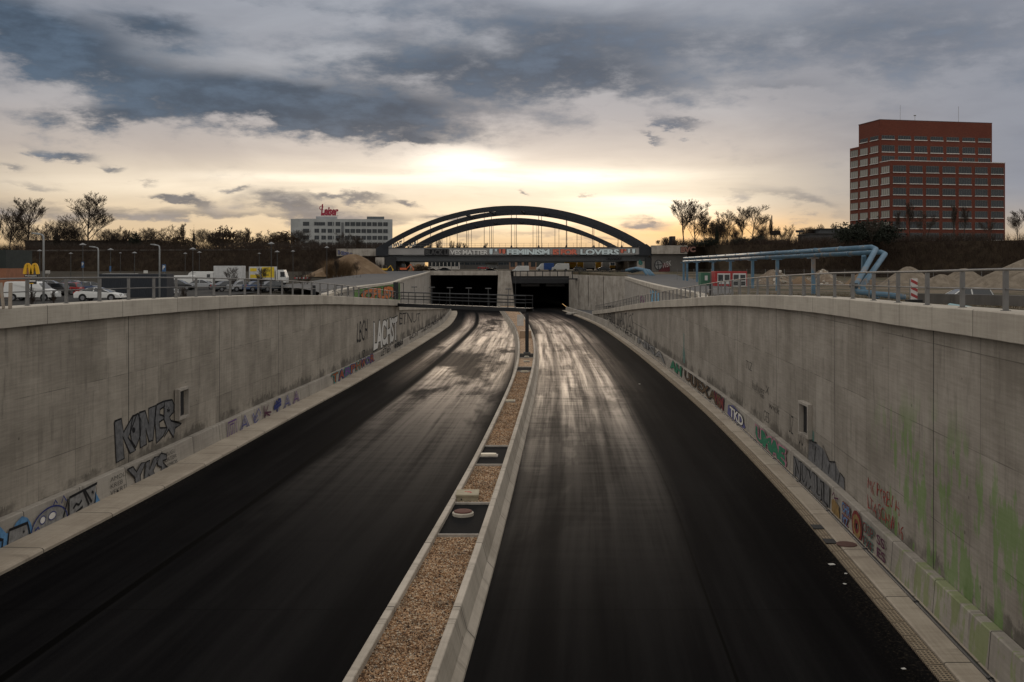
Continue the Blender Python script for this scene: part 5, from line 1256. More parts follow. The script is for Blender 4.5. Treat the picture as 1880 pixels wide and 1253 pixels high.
car('hatch','red','red car with black lower door side, between the white van and the low white car', 118, 0, 122, PI, 'car', PK)
car('hatch','black','black car just left of the red car in the car park', 92, 0, 118, PI, 'car', PK)
car('sedan','dark','dark car at the far left of the car park behind the white van', 28, 0, 135, 0, 'car', PK)
car('hatch','silver','silver hatchback in the back row above the red car', 95, 0, 142, .15, 'car', PK)
car('hatch','grey','grey hatchback in the back row above the low white car', 138, 0, 145, -.1, 'car', PK)
car('sedan','silver','silver saloon in the back row, left of the dark fence panel', 165, 0, 132, .9, 'car', PK)
car('hatch','blue','dark blue hatchback in the back row between the silver saloon and the grey hatchback', 150, 0, 128, .8, 'car', PK)
car('sedan','dark','dark saloon in the back row under the left street lamp', 60, 0, 150, 0, 'car', PK)
car('bigvan','white','white van whose roof shows above the dark fence panel', 233, 0, 124, 0, 'van', PK)
car('bigvan','white','white long van in the middle of the far lorry row', 366, 0, 176, PI, 'van', PK)
car('van','white','white low van at the left end of the far lorry row', 330, 0, 168, PI, 'van', PK)
car('sedan','silver','pale silver car in front of the long white van', 372, 0, 150, .1, 'car', PK)
car('hatch','black','black hatchback below the low white van of the far row', 330, 0, 146, 0, 'car', PK)
for i, (x, c_, w_) in enumerate(((420,'dark','dark saloon below the white box lorry, left of the silver-fronted saloon'), (447,'silver','silver-fronted saloon right below the white box lorry'), (476,'blue','dark blue saloon below the yellow lorry'), (503,'dark','dark saloon at the right end of the middle row')) ):
    car('sedan', c_, w_, x, 0, 138, .7, 'car', PK)
# dark fence panel / container
c_ = thing('site_container', 'long dark blue-black container behind the left railing', 'container', (px(180,112), 112, ground_z(-46,112)+.1))
wd = px(306,112)-px(180,112)
b = MB(); b.box(0, wd, 0, 2.4, 0, pz(503.5,112)-ground_z(-46,112)-.1)
o = b.build('body', plain('dark_navy_panel', (.012,.017,.026), .5), c_)
b = MB()
for k in range(30): b.box(.1+k*wd/30, .1+k*wd/30+.10, -.035, -.001, .1, pz(504.5,112)-ground_z(-46,112)-.1)
b.build('corrugation', plain('dark_navy_panel', (.012,.017,.026), .5), c_)
# lorries
def lorry(x0, x1, xc0, xc1, ytop, yc, d, label, boxmat, cabcol, cab_right=True, face=None):
    g = ground_z(px(x0,d), d)+.1; X0 = px(x0, d)
    o = thing('lorry', label, 'lorry', (X0, d, g), 0, 'lorries in the car park on the left')
    w_ = px(x1,d)-X0; zt = pz(ytop,d)-g; ct = pz(yc,d)-g; a_, b_ = px(xc0,d)-X0, px(xc1,d)-X0
    bx = MB().box(0, w_, 0, 2.4, 1.05, zt).build('cargo_box', boxmat, o, bevel=.03)
    MB().box(min(0,a_)+.2, max(w_,b_)-.3, .3, 2.1, .6, 1.04).build('chassis', M['dark_steel'], o)
    cb = MB()
    s_ = 1 if cab_right else -1
    pts = [(a_,.5),(b_,.5),(b_,1.5),(b_-.25*(b_-a_) if cab_right else b_, ct),(a_ if cab_right else a_+.25*(b_-a_),ct)] if cab_right else [(a_,.5),(b_,.5),(b_,ct),(a_+.2*(b_-a_),ct),(a_,1.5)]
    cb.prism(pts, 'y', .05, 2.35).build('cab', paint[cabcol], o, bevel=.05)
    mx = (b_-.55*(b_-a_), b_-.12*(b_-a_)) if cab_right else (a_+.12*(b_-a_), a_+.55*(b_-a_))
    MB().box(mx[0], mx[1], .02, .045, 1.55, ct-.35).build('cab_window', M['carglass'], o)
    _, _, _, ty, ri, _ = car_meshes('van')
    for wx in (.8, 1.9, (a_+b_)/2):
        for y_ in (.15, 2.25): t_ = child('wheel', ty, o, (wx, y_, .5), (1.45,1.2,1.45)); child('rim', ri, t_)
    return o, w_, zt, bx
boxw = plain('white_cargo_box', (.55,.55,.54), .5)
lorry(392, 444, 378, 391.5, 488.5, 500, 165, 'white box lorry with a tall plain cargo box, left of the yellow lorry', boxw, 'white', False)
lo, w_, zt, bx = lorry(457, 504, 506, 525, 490, 496, 180, 'white lorry with a yellow advert on its cargo box and a white cab', boxw, 'white', True)
ye = plain('yellow_advert', (.70,.50,.02), .5)
MB().box(w_*.5, w_*.99, -.03, -.002, zt*.42, zt*.98).build('advert_panel', ye, bx)
MB().box(w_*.05, w_*.42, -.03, -.002, zt*.40, zt*.58).build('advert_panel', ye, bx)
MB().box(w_*.05, w_*.30, -.03, -.002, zt*.75, zt*.92).build('advert_panel', ye, bx)
put_text('Mehr\nLast', lambda u, v, lift: Vector((w_*(.56+.30*u), -.03-lift, zt*(.5+.4*v))), bx, plain('advert_ink', (.12,.10,.03), .6), fat=.02, name='advert_lettering')
# orange machines and far vehicles near the bridge
def digger(x, d, z, label, s_=1.0, col='orange'):
    o = thing('mini_digger', label, 'digger', (px(x,d), d, z)); o.scale = (s_,)*3
    MB().box(-1.3,1.3,-.9,-.4,0,.5).box(-1.3,1.3,.4,.9,0,.5).build('track', M['tyre'], o, bevel=.1)
    MB().box(-1.1,1.0,-.8,.8,.55,1.2).build('body', paint[col], o, bevel=.06)
    MB().box(-.5,.6,-.6,.6,1.21,2.3).build('cab', M['carglass'], o, bevel=.05); MB().box(-.6,.7,-.65,.65,2.3,2.4).build('cab_roof', paint['dark'], o)
    MB().bar((1.0,0,1.0),(2.2,0,2.3),.2,.25).bar((2.2,0,2.3),(3.0,0,1.0),.16,.2).prism([(2.8,.4),(3.2,.4),(3.25,1.0),(2.9,1.1)],'y',-.35,.35).build('boom', paint[col], o)
digger(741, 296, ground_z(-33,296), 'small orange digger with a dark cab under the left end of the bridge', .95)
digger(706, 292, ground_z(-37,292), 'small yellow machine in front of the pale left bridge pier', .8, 'yellow')
FV = 'vehicles on the street behind the tunnel mouths'
gz = ground_z(0, 340)
car('bigvan','white','white van with a blue rear body behind the right tunnel lintel', 1000, 0, 345, PI, 'van', FV, gz)
MB_ = thing('blue_box_trailer', 'blue box body between the two white vans behind the right tunnel mouth', 'container', (px(1005,342), 342, gz)); MB().box(-1.2,2.2,-1,1,.4,2.7).build('body', plain('blue_tarpaulin', (.02,.07,.25), .6), MB_, bevel=.05)
car('bigvan','white','white van right of the blue box behind the right tunnel mouth', 1029, 0, 338, PI, 'van', FV, gz)
car('bigvan','white','white van partly hidden by the parapet, left of the blue box', 956, 0, 352, PI, 'van', FV, gz-.8)
car('sedan','silver','small pale car at the left end of the parapet behind the tunnel mouths', 797, 0, 330, 0, 'car', FV, gz-.6)
car('sedan','dark','dark car beside the pale one at the left end of the parapet', 818, 0, 335, 0, 'car', FV, gz-.3)
car('hatch','red','small red car behind the parapet, left of the long white bus-like van', 887, 0, 380, 0, 'car', FV, gz+.3)
car('bigvan','white','white minibus behind the parapet, right of the small red car', 900, 0, 385, PI, 'van', FV, gz+.5)
car('sedan','silver','silver car low behind the parapet above the centre pier', 902, 0, 325, 0, 'car', FV, gz-.6)
car('hatch','grey','grey car behind the black truss footbridge', 1065, 0, 330, 0, 'car', FV, gz)
car('sedan','dark','dark car far right behind the black truss footbridge', 1108, 0, 335, 0, 'car', FV, gz)
for x0, x1, c_, lb_ in ((1037,1058,'yellow','yellow parcel lorry, leftmost of the row under the bridge'), (1060,1071,'yellow','short yellow box body second in the row under the bridge'), (1072,1092,'white','white box body with a small mark in the row under the bridge'), (1094,1104,'yellow','narrow yellow box body, fourth in the row under the bridge'), (1106,1119,'white','white box body at the right of the row under the bridge'), (1120,1150,'yellow','low yellow skip row end under the bridge')):
    d = 400; o = thing('box_lorry', lb_, 'lorry', (px(x0,d), d, ground_z(0,400)), 0, 'row of parcel lorries under the bridge'); w_ = px(x1,d)-px(x0,d)
    MB().box(0, w_, 0, 2.4, .9, 3.3 if x0 < 1115 else 1.9).build('cargo_box', plain('parcel_yellow', (.62,.33,.02), .6) if c_ == 'yellow' else boxw, o, bevel=.03)
    MB().box(.1, w_-.1, .2, 2.2, .4, .89).build('chassis', M['dark_steel'], o)
    _, _, _, ty, ri, _ = car_meshes('van')
    for wx in (.6, w_-.6): t_ = child('wheel', ty, o, (wx, .2, .45), (1.3,1,1.3))
    if x0 in (1037, 1094): put_text('PAKET', lambda u, v, lift, W=w_: Vector((W*(.5+.35*u), -lift, 2.5+.4*v)), o, plain('lorry_red', (.5,.03,.02), .6), fat=.02, name='lettering')

# ------------------------------------------------------------------ lamps and signs
def street_lamp(x, ytop, d, label, arm=.72):
    g = ground_z(px(x,d), d); zt = pz(ytop, d)
    o = thing('street_lamp', label, 'street lamp', (px(x,d), d, g), 0, 'tall street lamps by the left railing')
    h = zt-g
    MB().tube([(0,0,0),(0,0,h-.25),(-.03,0,h-.06),(-.12,0,h)], [.075,.055,.05,.045], 10).build('pole', M['lamp_grey'], o, smooth=True)
    MB().tube([(-.1,0,h),(-.25,0,h+.02)], .045, 8).prism([(-arm,h+.06),(-.22,h-.03),(-.2,h+.05),(-.38,h+.11),(-arm+.06,h+.12)], 'y', -.10, .10).build('lamp_head', M['lamp_grey'], o, bevel=.02)
street_lamp(80, 431, 60, 'tallest grey street lamp at the left, above the red car')
street_lamp(180.5, 455, 78, 'grey street lamp at the left end of the dark container')
street_lamp(293, 451, 76, 'grey street lamp in front of the right end of the dark container')
cap_me = MB().lathe([(.02,.20),(.08,.17),(.36,.02),(.36,-.02),(.12,-.05),(.06,-.15)], 14).mesh('lamp_shade'); cap_me.materials.append(plain('pale_lamp_cap', (.22,.22,.22), .5))
pole_me = MB().tube([(0,0,-1),(0,0,0)], .06, 6).mesh('pole'); pole_me.materials.append(plain('dim_pole', (.045,.045,.045), .6))
SL = [(32,462,190,1.0),(73,459,170,1.1),(130,464,185,1.0),(152,448,150,1.4),(203,457,165,1.3),(221,463,230,.9),(247,463,175,1.2),(340,464,190,1.0),(354,456,160,1.4),(366,462,180,1.1),(476,464,200,.9),(498,446,150,1.4),(509,461,170,1.2),(538,460,180,1.1),(600,453,190,1.3)]
where = ['at the far left above the terracotta kiosk','above the yellow arches sign','left of the big bare tree trunk','just right of the big bare tree trunk, higher than its neighbours','left of the middle street lamp','tiny one behind the container','above the white sign board behind the container','left of the tall one above the lorries','tall one above the low white van','right of the tall one above the low white van','tiny one above the gap between the two lorries','highest one above the yellow lorry','above the yellow lorry cab','right of the yellow lorry cab','in front of the earth mound by the bridge']
for (x, y, d, s_), wtxt in zip(SL, where):
    z_ = pz(y+2, d); g = ground_z(px(x,d), d)
    o = thing('car_park_lamp', 'flat-capped car park lamp '+wtxt, 'lamp', (px(x,d), d, z_), 0, 'flat-capped lamps over the car park')
    child('lamp_shade', cap_me, o, (0,0,0), (s_,s_,s_)); child('pole', pole_me, o, (0,0,0), (1,1,z_-g))
def sign_post(name, label, x, y0, y1, w_px, d, mat, txt=None, tm=None):
    g = ground_z(px(x,d), d); X_ = px(x,d); w_ = w_px/F*d; zt, zb = pz(y0,d), pz(y1,d)
    o = thing(name, label, 'sign', (X_, d, g))
    MB().tube([(0,.06,0),(0,.06,zt-g)], .04, 6).build('pole', M['steel'], o)
    MB().box(-w_/2, w_/2, -.02, .02, zb-g, zt-g).build('sign_panel', mat, o)
    if txt: put_text(txt, lambda u, v, lift: Vector((-w_*.3+w_*.6*u, -.02-lift, (zb-g)+(zt-zb)*(.3+.55*v))), o, tm or WHT, fat=.03, name='lettering')
blue_s, white_s = plain('blue_sign', (.04,.11,.24), .5), plain('white_sign', (.55,.54,.50), .6)
sign_post('parking_sign', 'blue and white parking sign with a P at the right end of the container', 301, 486, 499, 7, 120, blue_s, 'P')
sign_post('parking_sign', 'small blue sign at the far left, left of the yellow arches sign', 32, 486, 495, 4.5, 120, blue_s)
sign_post('parking_sign', 'narrow blue sign above the cars right of the yellow arches sign', 152, 481, 492, 4.5, 120, blue_s, 'P')
sign_post('parking_sign', 'narrow blue sign over the dark container', 202.5, 489, 499, 3, 126, blue_s)
sign_post('white_sign_board', 'small white board left of the street lamp, right of the yellow arches', 87.5, 497, 502.5, 8.5, 120, white_s)
sign_post('white_sign_board', 'small white board above the dark container, right of the white van roof', 267.5, 497, 502, 7.5, 126, white_s)
# yellow arches sign
d = 88; o = thing('restaurant_sign', 'yellow double-arch restaurant sign on a black pole board behind the left railing', 'sign', (px(57.5,d), d, ground_z(px(57,d), d)))
g = o.location.z; yel = plain('sign_yellow', (.75,.42,.01), .45, var=.05)
zb, zt = pz(503.5,d)-g, pz(484,d)-g; W_ = (71-45)/F*d
for s_ in (-1, 1):
    pts = []
    for k in range(19):
        u = -1+2*k/18; pts.append((s_*W_*.245+u*W_*.225, 0, zb+(zt-zb-.1)*(1-abs(u)**2.6)))
    b = MB()
    for p, q_ in zip(pts, pts[1:]): b.bar(p, q_, .26, .17, (0,1,0))
    b.build('arch_letter', yel, o)
MB().box(-W_*.46, W_*.46, -.06, .06, pz(509,d)-g, zb-.02).box(-.05,.05,-.05,.05,0,zb-.3).build('name_board', M['dark_steel'], o)
put_text("McDonald's", lambda u, v, lift: Vector((-W_*.40+W_*.8*u, -.06-lift, pz(508,d)-g+(pz(505,d)-pz(508,d))*v)), o, WHT, fat=.02, name='lettering')
MB().box(-W_*.36, W_*.36, -.05, .05, pz(522,d)-g, pz(514,d)-g).build('small_board', M['dark_steel'], o)
MB().box(-W_*.32, W_*.32, -.07, -.051, pz(517.5,d)-g, pz(515,d)-g).build('white_strip', WHT, o); MB().box(-W_*.14, W_*.18, -.07, -.051, pz(521.5,d)-g, pz(520,d)-g).build('yellow_strip', yel, o)
# timber boards and beacon at the railings
wood = plain('weathered_board', (.30,.25,.20), .8, scale=3)
for x0, x1, lab, ln in ((1.5, 6.5, 'leaning weathered board at the far left of the left railing', .10), (16, 22, 'second weathered board just right of the leaning one at the left railing', .04)):
    d = 35.0; o = thing('timber_board', lab, 'board', (px((x0+x1)/2,d), d, CAPL(d))); MB().bar((ln,-.1,0),(-ln,.1,.90),(x1-x0)/F*d,.05,(0,1,0)).build('plank', wood, o)
d = 42; o = thing('warning_beacon', 'red and white striped warning beacon plate behind the right railing', 'beacon', (px(1678,d), d, pz(551,d)-.1))
MB().box(-.14,.14,-.02,.02,.12,1.0).build('plate', plain('beacon_white', (.55,.52,.5), .5), o)
st = MB()
for k in range(3):
    z0 = .14+k*.29; st.add([(-.139,-.024,z0+.14),(.139,-.024,z0),(.139,-.024,z0+.13),(-.139,-.024,z0+.27)],[(0,1,2,3)])
st.build('red_stripe', plain('beacon_red', (.30,.03,.03), .5), o); MB().box(-.3,.3,-.2,.2,0,.12).build('foot', M['tyre'], o, bevel=.02)

# ------------------------------------------------------------------ blue heating pipes and the site on the right
PL = thing('heating_pipeline', 'pair of weathered light blue overground pipes on steel supports along the right-hand site', 'pipeline', (0,0,0))
RP = .21
A1, A2 = at(1256, 474.5, 200), at(1602, 455.5, 80); B1_, B2_ = at(1255, 480.5, 196), at(1612, 462.5, 80)
A2 = at(1600, 454.5, 78); B2_ = at(1617, 463.5, 80)
GA, GB = at(1570, 536, 70), at(1583, 533, 73)
pa = MB().tube([A1, A2-Vector((.3,-3,0)).normalized()*.0, A2+Vector((.25,-.25,-.15)), GA+Vector((0,0,.35)), GA+Vector((.15,0,0)), at(1662, 546, 68)], RP, 12).build('pipe', M['blue'], PL, smooth=True)
pb_ = MB().tube([B1_, B2_, B2_+Vector((.25,-.25,-.15)), GB+Vector((0,0,.3)), GB+Vector((.15,0,-.1)), at(1612,548,72)], RP, 12).build('pipe', M['blue'], PL, smooth=True)
for (P_, Q_) in ((A1, A2), (B1_, B2_)):
    for k in range(1, 14):
        p = P_+(Q_-P_)*k/14; t_ = (Q_-P_).normalized()
        MB().tube([p-t_*.08, p+t_*.08], RP+.06, 12).build('collar', M['blue'], PL)
MB().tube([GA+Vector((-.1,0,.6)), GA+Vector((-.1,0,.3))], RP+.08, 12).build('collar', M['dark_steel'], PL)
for x_ in (1256.5, 1263, 1281, 1310.5, 1343, 1383.5, 1429, 1495.5):
    s_ = None
    # find distance where the lower pipe crosses this column
    best = min((abs(px_i-x_), k) for k in range(401) for px_i in [CX+F*(B1_+(B2_-B1_)*k/400).x/(B1_+(B2_-B1_)*k/400).y])[1]/400
    p = B1_+(B2_-B1_)*best; g = ground_z(p.x, p.y)-.2
    MB().box(p.x-.32, p.x+.02, p.y-.16, p.y+.16, g, p.z-RP-.12).box(p.x-.75, p.x+.35, p.y-.2, p.y+.2, p.z-RP-.12, p.z-RP).build('support', M['blue'], PL)
MB().bar(at(1586,470,79.5), at(1585,520,80.5), .3,.3,(0,1,0)).build('support', M['blue'], PL)
# short pipes by the abutment
o = thing('heating_pipe_bend', 'bundle of light blue pipe bends beside the right bridge abutment', 'pipeline', (0,0,0))
for k in range(3): MB().tube([at(1150+5*k,497+k,262), at(1168+5*k,493+k,258), at(1182+5*k,496+k,256), at(1190+5*k,507,254)], .42, 10).build('pipe', M['blue'], o, smooth=True)
# site office
d = 140; g = pz(527.5, d); o = thing('site_office', 'red-framed site office cabin with white-framed windows behind the blue pipe supports', 'cabin', (px(1313,d), d, g)); w_ = px(1371.5,d)-px(1313,d); hh = pz(498.5,d)-g
redp = plain('cabin_red', (.36,.02,.02), .5); whp = plain('cabin_white', (.60,.60,.58), .5)
MB().box(0, w_, 0, 2.6, 0, hh).build('body', redp, o, bevel=.03)
for a_, b_, n in ((.07,.47,2),(.55,.97,2)):
    p_ = MB().box(w_*a_, w_*b_, -.05, -.002, .1 if a_ > .5 else .45, hh-.28).build('front_panel', whp, o)
    for k in range(n):
        x0 = w_*(a_+(b_-a_)*(k+.12)/n); x1 = w_*(a_+(b_-a_)*(k+.88)/n)
        if a_ < .5: MB().box(x0, x1, -.08, -.051, .85, hh-.48).build('window', M['carglass'], p_)
        else: MB().box(x0, x1, -.08, -.051, .95, hh-.48).build('window', M['carglass'], p_); MB().box(x0, x1, -.08, -.051, .22, .82).build('lower_pane', M['carglass'], p_)
d = 145; g = pz(519,d)-.6; o = thing('green_container', 'small green site container left of the red cabin', 'container', (px(1287,d), d, g)); MB().box(0, px(1303.5,d)-px(1287,d), 0, 2, 0, pz(501,d)-g).build('body', plain('site_green', (.045,.14,.085), .6), o, bevel=.03)
MB().box(.55, .95, -.03, -.002, .9, 1.6).build('notice', whp, o)
o = thing('grey_container', 'narrow grey container between the green one and the red cabin', 'container', (px(1304,d), d, g)); MB().box(0, px(1312,d)-px(1304,d), 0, 2, 0, pz(500,d)-g).build('body', plain('site_grey', (.17,.15,.13), .7), o, bevel=.03)
# heaps
def heap(label, x0, x1, ytop, d, depth, mat, seed, skew=0.0, ybase=None, rubble=0, cat='sand heap'):
    r_ = random.Random(seed); X0, X1 = px(x0,d), px(x1,d); g = ground_z((X0+X1)/2, d)-.15; h = pz(ytop,d)-g; cx0 = (X0+X1)/2; hw = (X1-X0)/2
    n, m_ = 44, 14; vs = [(cx0+skew*hw, d, g+h)]; fs = []
    ph = [r_.uniform(0, 6.28) for _ in range(5)]
    for j in range(1, m_+1):
        f = j/m_
        for i in range(n):
            a = 2*PI*i/n; wv = 1+.10*math.sin(2*a+ph[0])+.06*math.sin(5*a+ph[1])+.03*math.sin(9*a+ph[2])
            z = h*(1-math.sqrt(f*f+.02))/(1-math.sqrt(.02))*(1-.0*f); z += .16*h*math.sin(3*a+ph[3])*f*(1-f)*2+.10*h*math.sin(7*a+ph[4])*f*(1-f)+r_.uniform(-1,1)*(.018+.05*bool(rubble))*h*(f < .97)
            cxs = cx0+skew*hw*(1-f)
            vs.append((cxs+hw*f*wv*math.cos(a), d+depth/2*f*wv*math.sin(a), g+max(0, z)))
    for i in range(n): fs.append((0, 1+i, 1+(i+1)%n))
    for j in range(m_-1):
        for i in range(n):
            a = 1+j*n+i; c_ = 1+j*n+(i+1)%n; fs.append((a, a+n, c_+n, c_))
    me = bpy.data.meshes.new('heap'); me.from_pydata(vs, [], fs); 
    if not rubble: me.polygons.foreach_set('use_smooth', [True]*len(me.polygons))
    bm = bmesh.new(); bm.from_mesh(me); bmesh.ops.recalc_face_normals(bm, faces=bm.faces); bm.to_mesh(me); bm.free()
    o = link('earth_heap', me, None, mat); md = o.modifiers.new('s', 'SUBSURF'); md.levels = md.render_levels = 1
    tag(o, label, cat); 
    if rubble:
        b = MB()
        for _ in range(rubble):
            a, f = r_.uniform(0, 2*PI), r_.uniform(.05,.95); s_ = r_.uniform(.12,.42)
            c0 = Vector((cx0+hw*f*math.cos(a), d+depth/2*f*math.sin(a), g+h*(1-f)+.05)); q_ = Vector((r_.uniform(-1,1), r_.uniform(-1,1), r_.uniform(-.6,.6))).normalized()
            b.bar(c0-q_*s_, c0+q_*s_, s_*1.1, s_*.6)
        ch = b.build('rubble_chunks', plain('broken_concrete', (.42,.38,.32), .85), o); ch['kind'] = 'stuff'
    return o
heap('pale sand heap behind the striped beacon, left of two behind the right railing', 1612, 1722, 490, 143, 11, M['sand'], 1)
heap('lower pale sand heap between the pointed one and the big one at the right edge', 1718, 1830, 493, 150, 11, M['sand'], 2, -.1)
heap('biggest sand heap rising out of the photo at the right edge', 1775, 2120, 462, 134, 18, M['sand'], 3)
heap('brown rubble heap behind the blue pipe supports, left one', 1385, 1465, 496, 160, 9, M['sand_r'], 4, -.2, rubble=40, cat='rubble heap')
heap('pale rubble heap with broken concrete left of the pipe bend', 1475, 1545, 496, 150, 9, M['sand_r'], 5, rubble=90, cat='rubble heap')
heap('brown earth heap right behind the pipe bend', 1545, 1615, 502, 146, 8, M['earth_heap'], 6, cat='earth heap')
heap('tan earth mound in front of the left bridge abutment', 560, 712, 467, 262, 20, M['earth_heap'], 7, .18, cat='earth heap')
heap('small brown heap of brushwood under the left end of the bridge', 748, 790, 485, 303, 5, M['earth_heap'], 8, cat='earth heap')
heap('low pale sand heap joining the two pointed heaps behind the right railing', 1680, 1775, 504, 138, 8, M['sand'], 21)
heap('low tan sand heap at the foot of the biggest heap', 1800, 1930, 500, 122, 7, M['sand'], 22, .2)
heap('low brown earth ridge between the rubble heaps and the pipe bend', 1440, 1500, 508, 148, 6, M['earth_heap'], 23, cat='earth heap')
o = car('hatch','white','white car behind the right railing, only its upper part showing', 1768, 0, 75, PI, 'car', None, pz(529,75)-1.47)
o = thing('pipe_offcut', 'short light blue pipe lying on the ground behind the right railing', 'pipe', (0,0,0)); MB().tube([at(1744,562,38.5), at(1784,568,36.5)], .10, 8).build('pipe', plain('pale_blue_pipe', (.22,.38,.42), .5), o)
o = thing('kerb_stack', 'long low grey block row behind the right railing, below the sand heaps', 'concrete block', (0,0,0)); MB().bar(at(1690,548,52), at(1880,553,46), .5, .5).build('blocks', M['conc_dk'], o)
# fences at the foot of the right bank, and between cars and left railing
def mesh_fence(label, a, b_, n, h, zf):
    o = thing('mesh_fence', label, 'fence', (0,0,0)); a, b_ = Vector(a), Vector(b_)
    me = MB().tube([(0,0,0),(0,0,h)], .045, 6).mesh('post'); me.materials.append(M['steel'])
    for k in range(n+1):
        p = a+(b_-a)*k/n; child('post', me, o, (p.x, p.y, zf(p.x, p.y)))
    w_ = MB()
    for q_ in range(8):
        z_ = h*(q_+.3)/8; w_.tube([(a+(b_-a)*k/n)+Vector((0,0,zf(*(a+(b_-a)*k/n)[:2])+z_)) for k in range(n+1)], .012, 4, cap=False)
    w_.build('wires', M['steel'], o)
mesh_fence('thin wire fence along the foot of the right embankment', (34,205,0), (100,150,0), 22, 2.3, lambda x, y: ground_z(x, y))
mesh_fence('thin wire fence behind the right railing by the rubble heaps', (21,100,0), (24,60,0), 14, 1.3, lambda x, y: ground_z(x, y)+.2)
d = 160
o = thing('signal_mast', 'dark mast with a crossbar above the trees, right of the arches', 'mast', (px(1417,300), 300, 16)); MB().tube([(0,0,0),(0,0,pz(396,300)-16)], .16, 6).build('pole', M['dark_steel'], o); MB().box(-.6,2.6,-.1,.1,pz(432,300)-16,pz(424,300)-16).build('panel', M['dark_steel'], o)
o = thing('signal_mast', 'dark signal mast with a T-shaped head left of the grey block', 'mast', (px(1468,290), 290, 16)); MB().tube([(0,0,0),(0,0,pz(424,290)-16)], .16, 6).box(-1.1,1.1,-.2,.2,pz(427,290)-16,pz(423,290)-16).box(-.4,.4,-.2,.2,pz(440,290)-16,pz(436,290)-16).build('pole', M['dark_steel'], o)
o = thing('chimney_post', 'short dark post on the trackside just right of the arch end', 'mast', (px(1231,300), 300, 16)); MB().box(-.4,.4,-.4,.4,0,pz(435,300)-16).build('pole', M['dark_steel'], o)
# red-white barriers and low container left of the mound
o = thing('site_barrier', 'low red and white striped barrier in front of the earth mound', 'barrier', (px(540,170), 170, ground_z(-37,170)))
b = MB(); rb = MB()
for k in range(9): (b if k % 2 else rb).box(k*.3, k*.3+.298, 0, .1, pz(512,170)-o.location.z, pz(509.5,170)-o.location.z)
b.build('white_stripe', whp, o); rb.build('red_stripe', redp, o)
mesh_fence('short mesh fence panels in front of the earth mound', (px(612,190),190,0), (px(662,200),200,0), 7, 1.8, lambda x, y: ground_z(x, y))

# ------------------------------------------------------------------ vegetation
def bark(name, col):
    return plain(name, col, .9, var=.4, scale=3)
M['bark'] = bark('winter_bark', (.040,.030,.022)); M['twig'] = bark('winter_twigs', (.045,.030,.020)); M['twig2'] = bark('reddish_twigs', (.042,.024,.014))
M['leaf'] = bark('dark_evergreen', (.012,.016,.008)); M['leaf_b'] = bark('withered_leaves', (.050,.030,.014))
def tree_meshes(seed, levels=5, kids=(5,4,4,4), spread=.75, h=1.0, trunk=.30, up=.25, tr=.012, droop=0.0, multi=1):
    r_ = random.Random(seed); segs = [[], []]
    def grow(p, d_, L, rad, lev):
        n = 4 if lev < 2 else 3; pts = [p]
        for i in range(n):
            d_ = (d_+Vector((r_.uniform(-1,1), r_.uniform(-1,1), r_.uniform(-.5,1)*up*2))*(.13+.05*lev)).normalized()
            pts.append(pts[-1]+d_*L/n)
        for i in range(n): segs[0 if lev <= 1 else 1].append((pts[i], pts[i+1], rad*(1-.55*i/n), rad*(1-.55*(i+1)/n)))
        if lev >= levels: return
        k = kids[min(lev, len(kids)-1)]
        for j in range(k):
            f = (.35 if lev else trunk/h*1.0)+(1-(.35 if lev else trunk))*(j+.6*r_.random())/k
            f = min(f, .97); q = f*n; i = min(int(q), n-1); b_ = pts[i]+(pts[i+1]-pts[i])*(q-i)
            az_ = r_.uniform(0, 2*PI)+j*2.4; sd = Vector((math.cos(az_), math.sin(az_), 0))
            nd = (d_*(1-spread*.55)+sd*spread*(.8 if lev else .75)+Vector((0,0,up-droop*lev*.1))).normalized()
            grow(b_, nd, L*r_.uniform(.50,.66)*(1-.35*f if lev == 0 else 1-.3*f)*(1.12 if lev == 0 else 1), max(rad*.45, .0008), lev+1)
    for mI in range(multi):
        a_ = 2*PI*mI/multi; grow(Vector((.02*math.cos(a_)*(multi > 1), .02*math.sin(a_)*(multi > 1), 0)), Vector((.28*math.cos(a_)*(multi > 1), .28*math.sin(a_)*(multi > 1), 1)).normalized(), .72*h, tr, 0)
    out = []
    for k, sg_ in enumerate(segs):
        P0 = np.array([s_[0][:] for s_ in sg_]); P1 = np.array([s_[1][:] for s_ in sg_]); R0 = np.array([s_[2] for s_ in sg_]); R1 = np.array([s_[3] for s_ in sg_])
        if k: R0 = np.maximum(R0, .0018); R1 = np.maximum(R1, .0010)
        T = P1-P0; T /= np.linalg.norm(T, axis=1)[:,None]+1e-9
        U = np.cross(T, np.array([.3,.5,.81])); U /= np.linalg.norm(U, axis=1)[:,None]+1e-9; W_ = np.cross(T, U); m_ = 6 if k == 0 else 3
        vs = []
        for (P, R) in ((P0,R0),(P1,R1)):
            for j in range(m_):
                a = 2*PI*j/m_; vs.append(P+(U*math.cos(a)+W_*math.sin(a))*R[:,None])
        vs = np.stack(vs, 1).reshape(-1, 3)
        f = np.array([(j, (j+1)%m_, (j+1)%m_+m_, j+m_) for j in range(m_)]); fs = (f[None]+np.arange(len(sg_))[:,None,None]*2*m_).reshape(-1)
        zmax = 1.0
        out.append((vs, fs))
    zm = max(o_[0][:,2].max() for o_ in out)
    ms = []
    for (vs, fs), nm, mat in zip(out, ('trunk','crown'), (M['bark'], M['twig'])):
        me = np_mesh(nm, vs/zm, fs, 4); me.materials.append(mat); ms.append(me)
    wd_ = np.abs(out[1][0][:,:2]/zm).max()
    return ms[0], ms[1], wd_
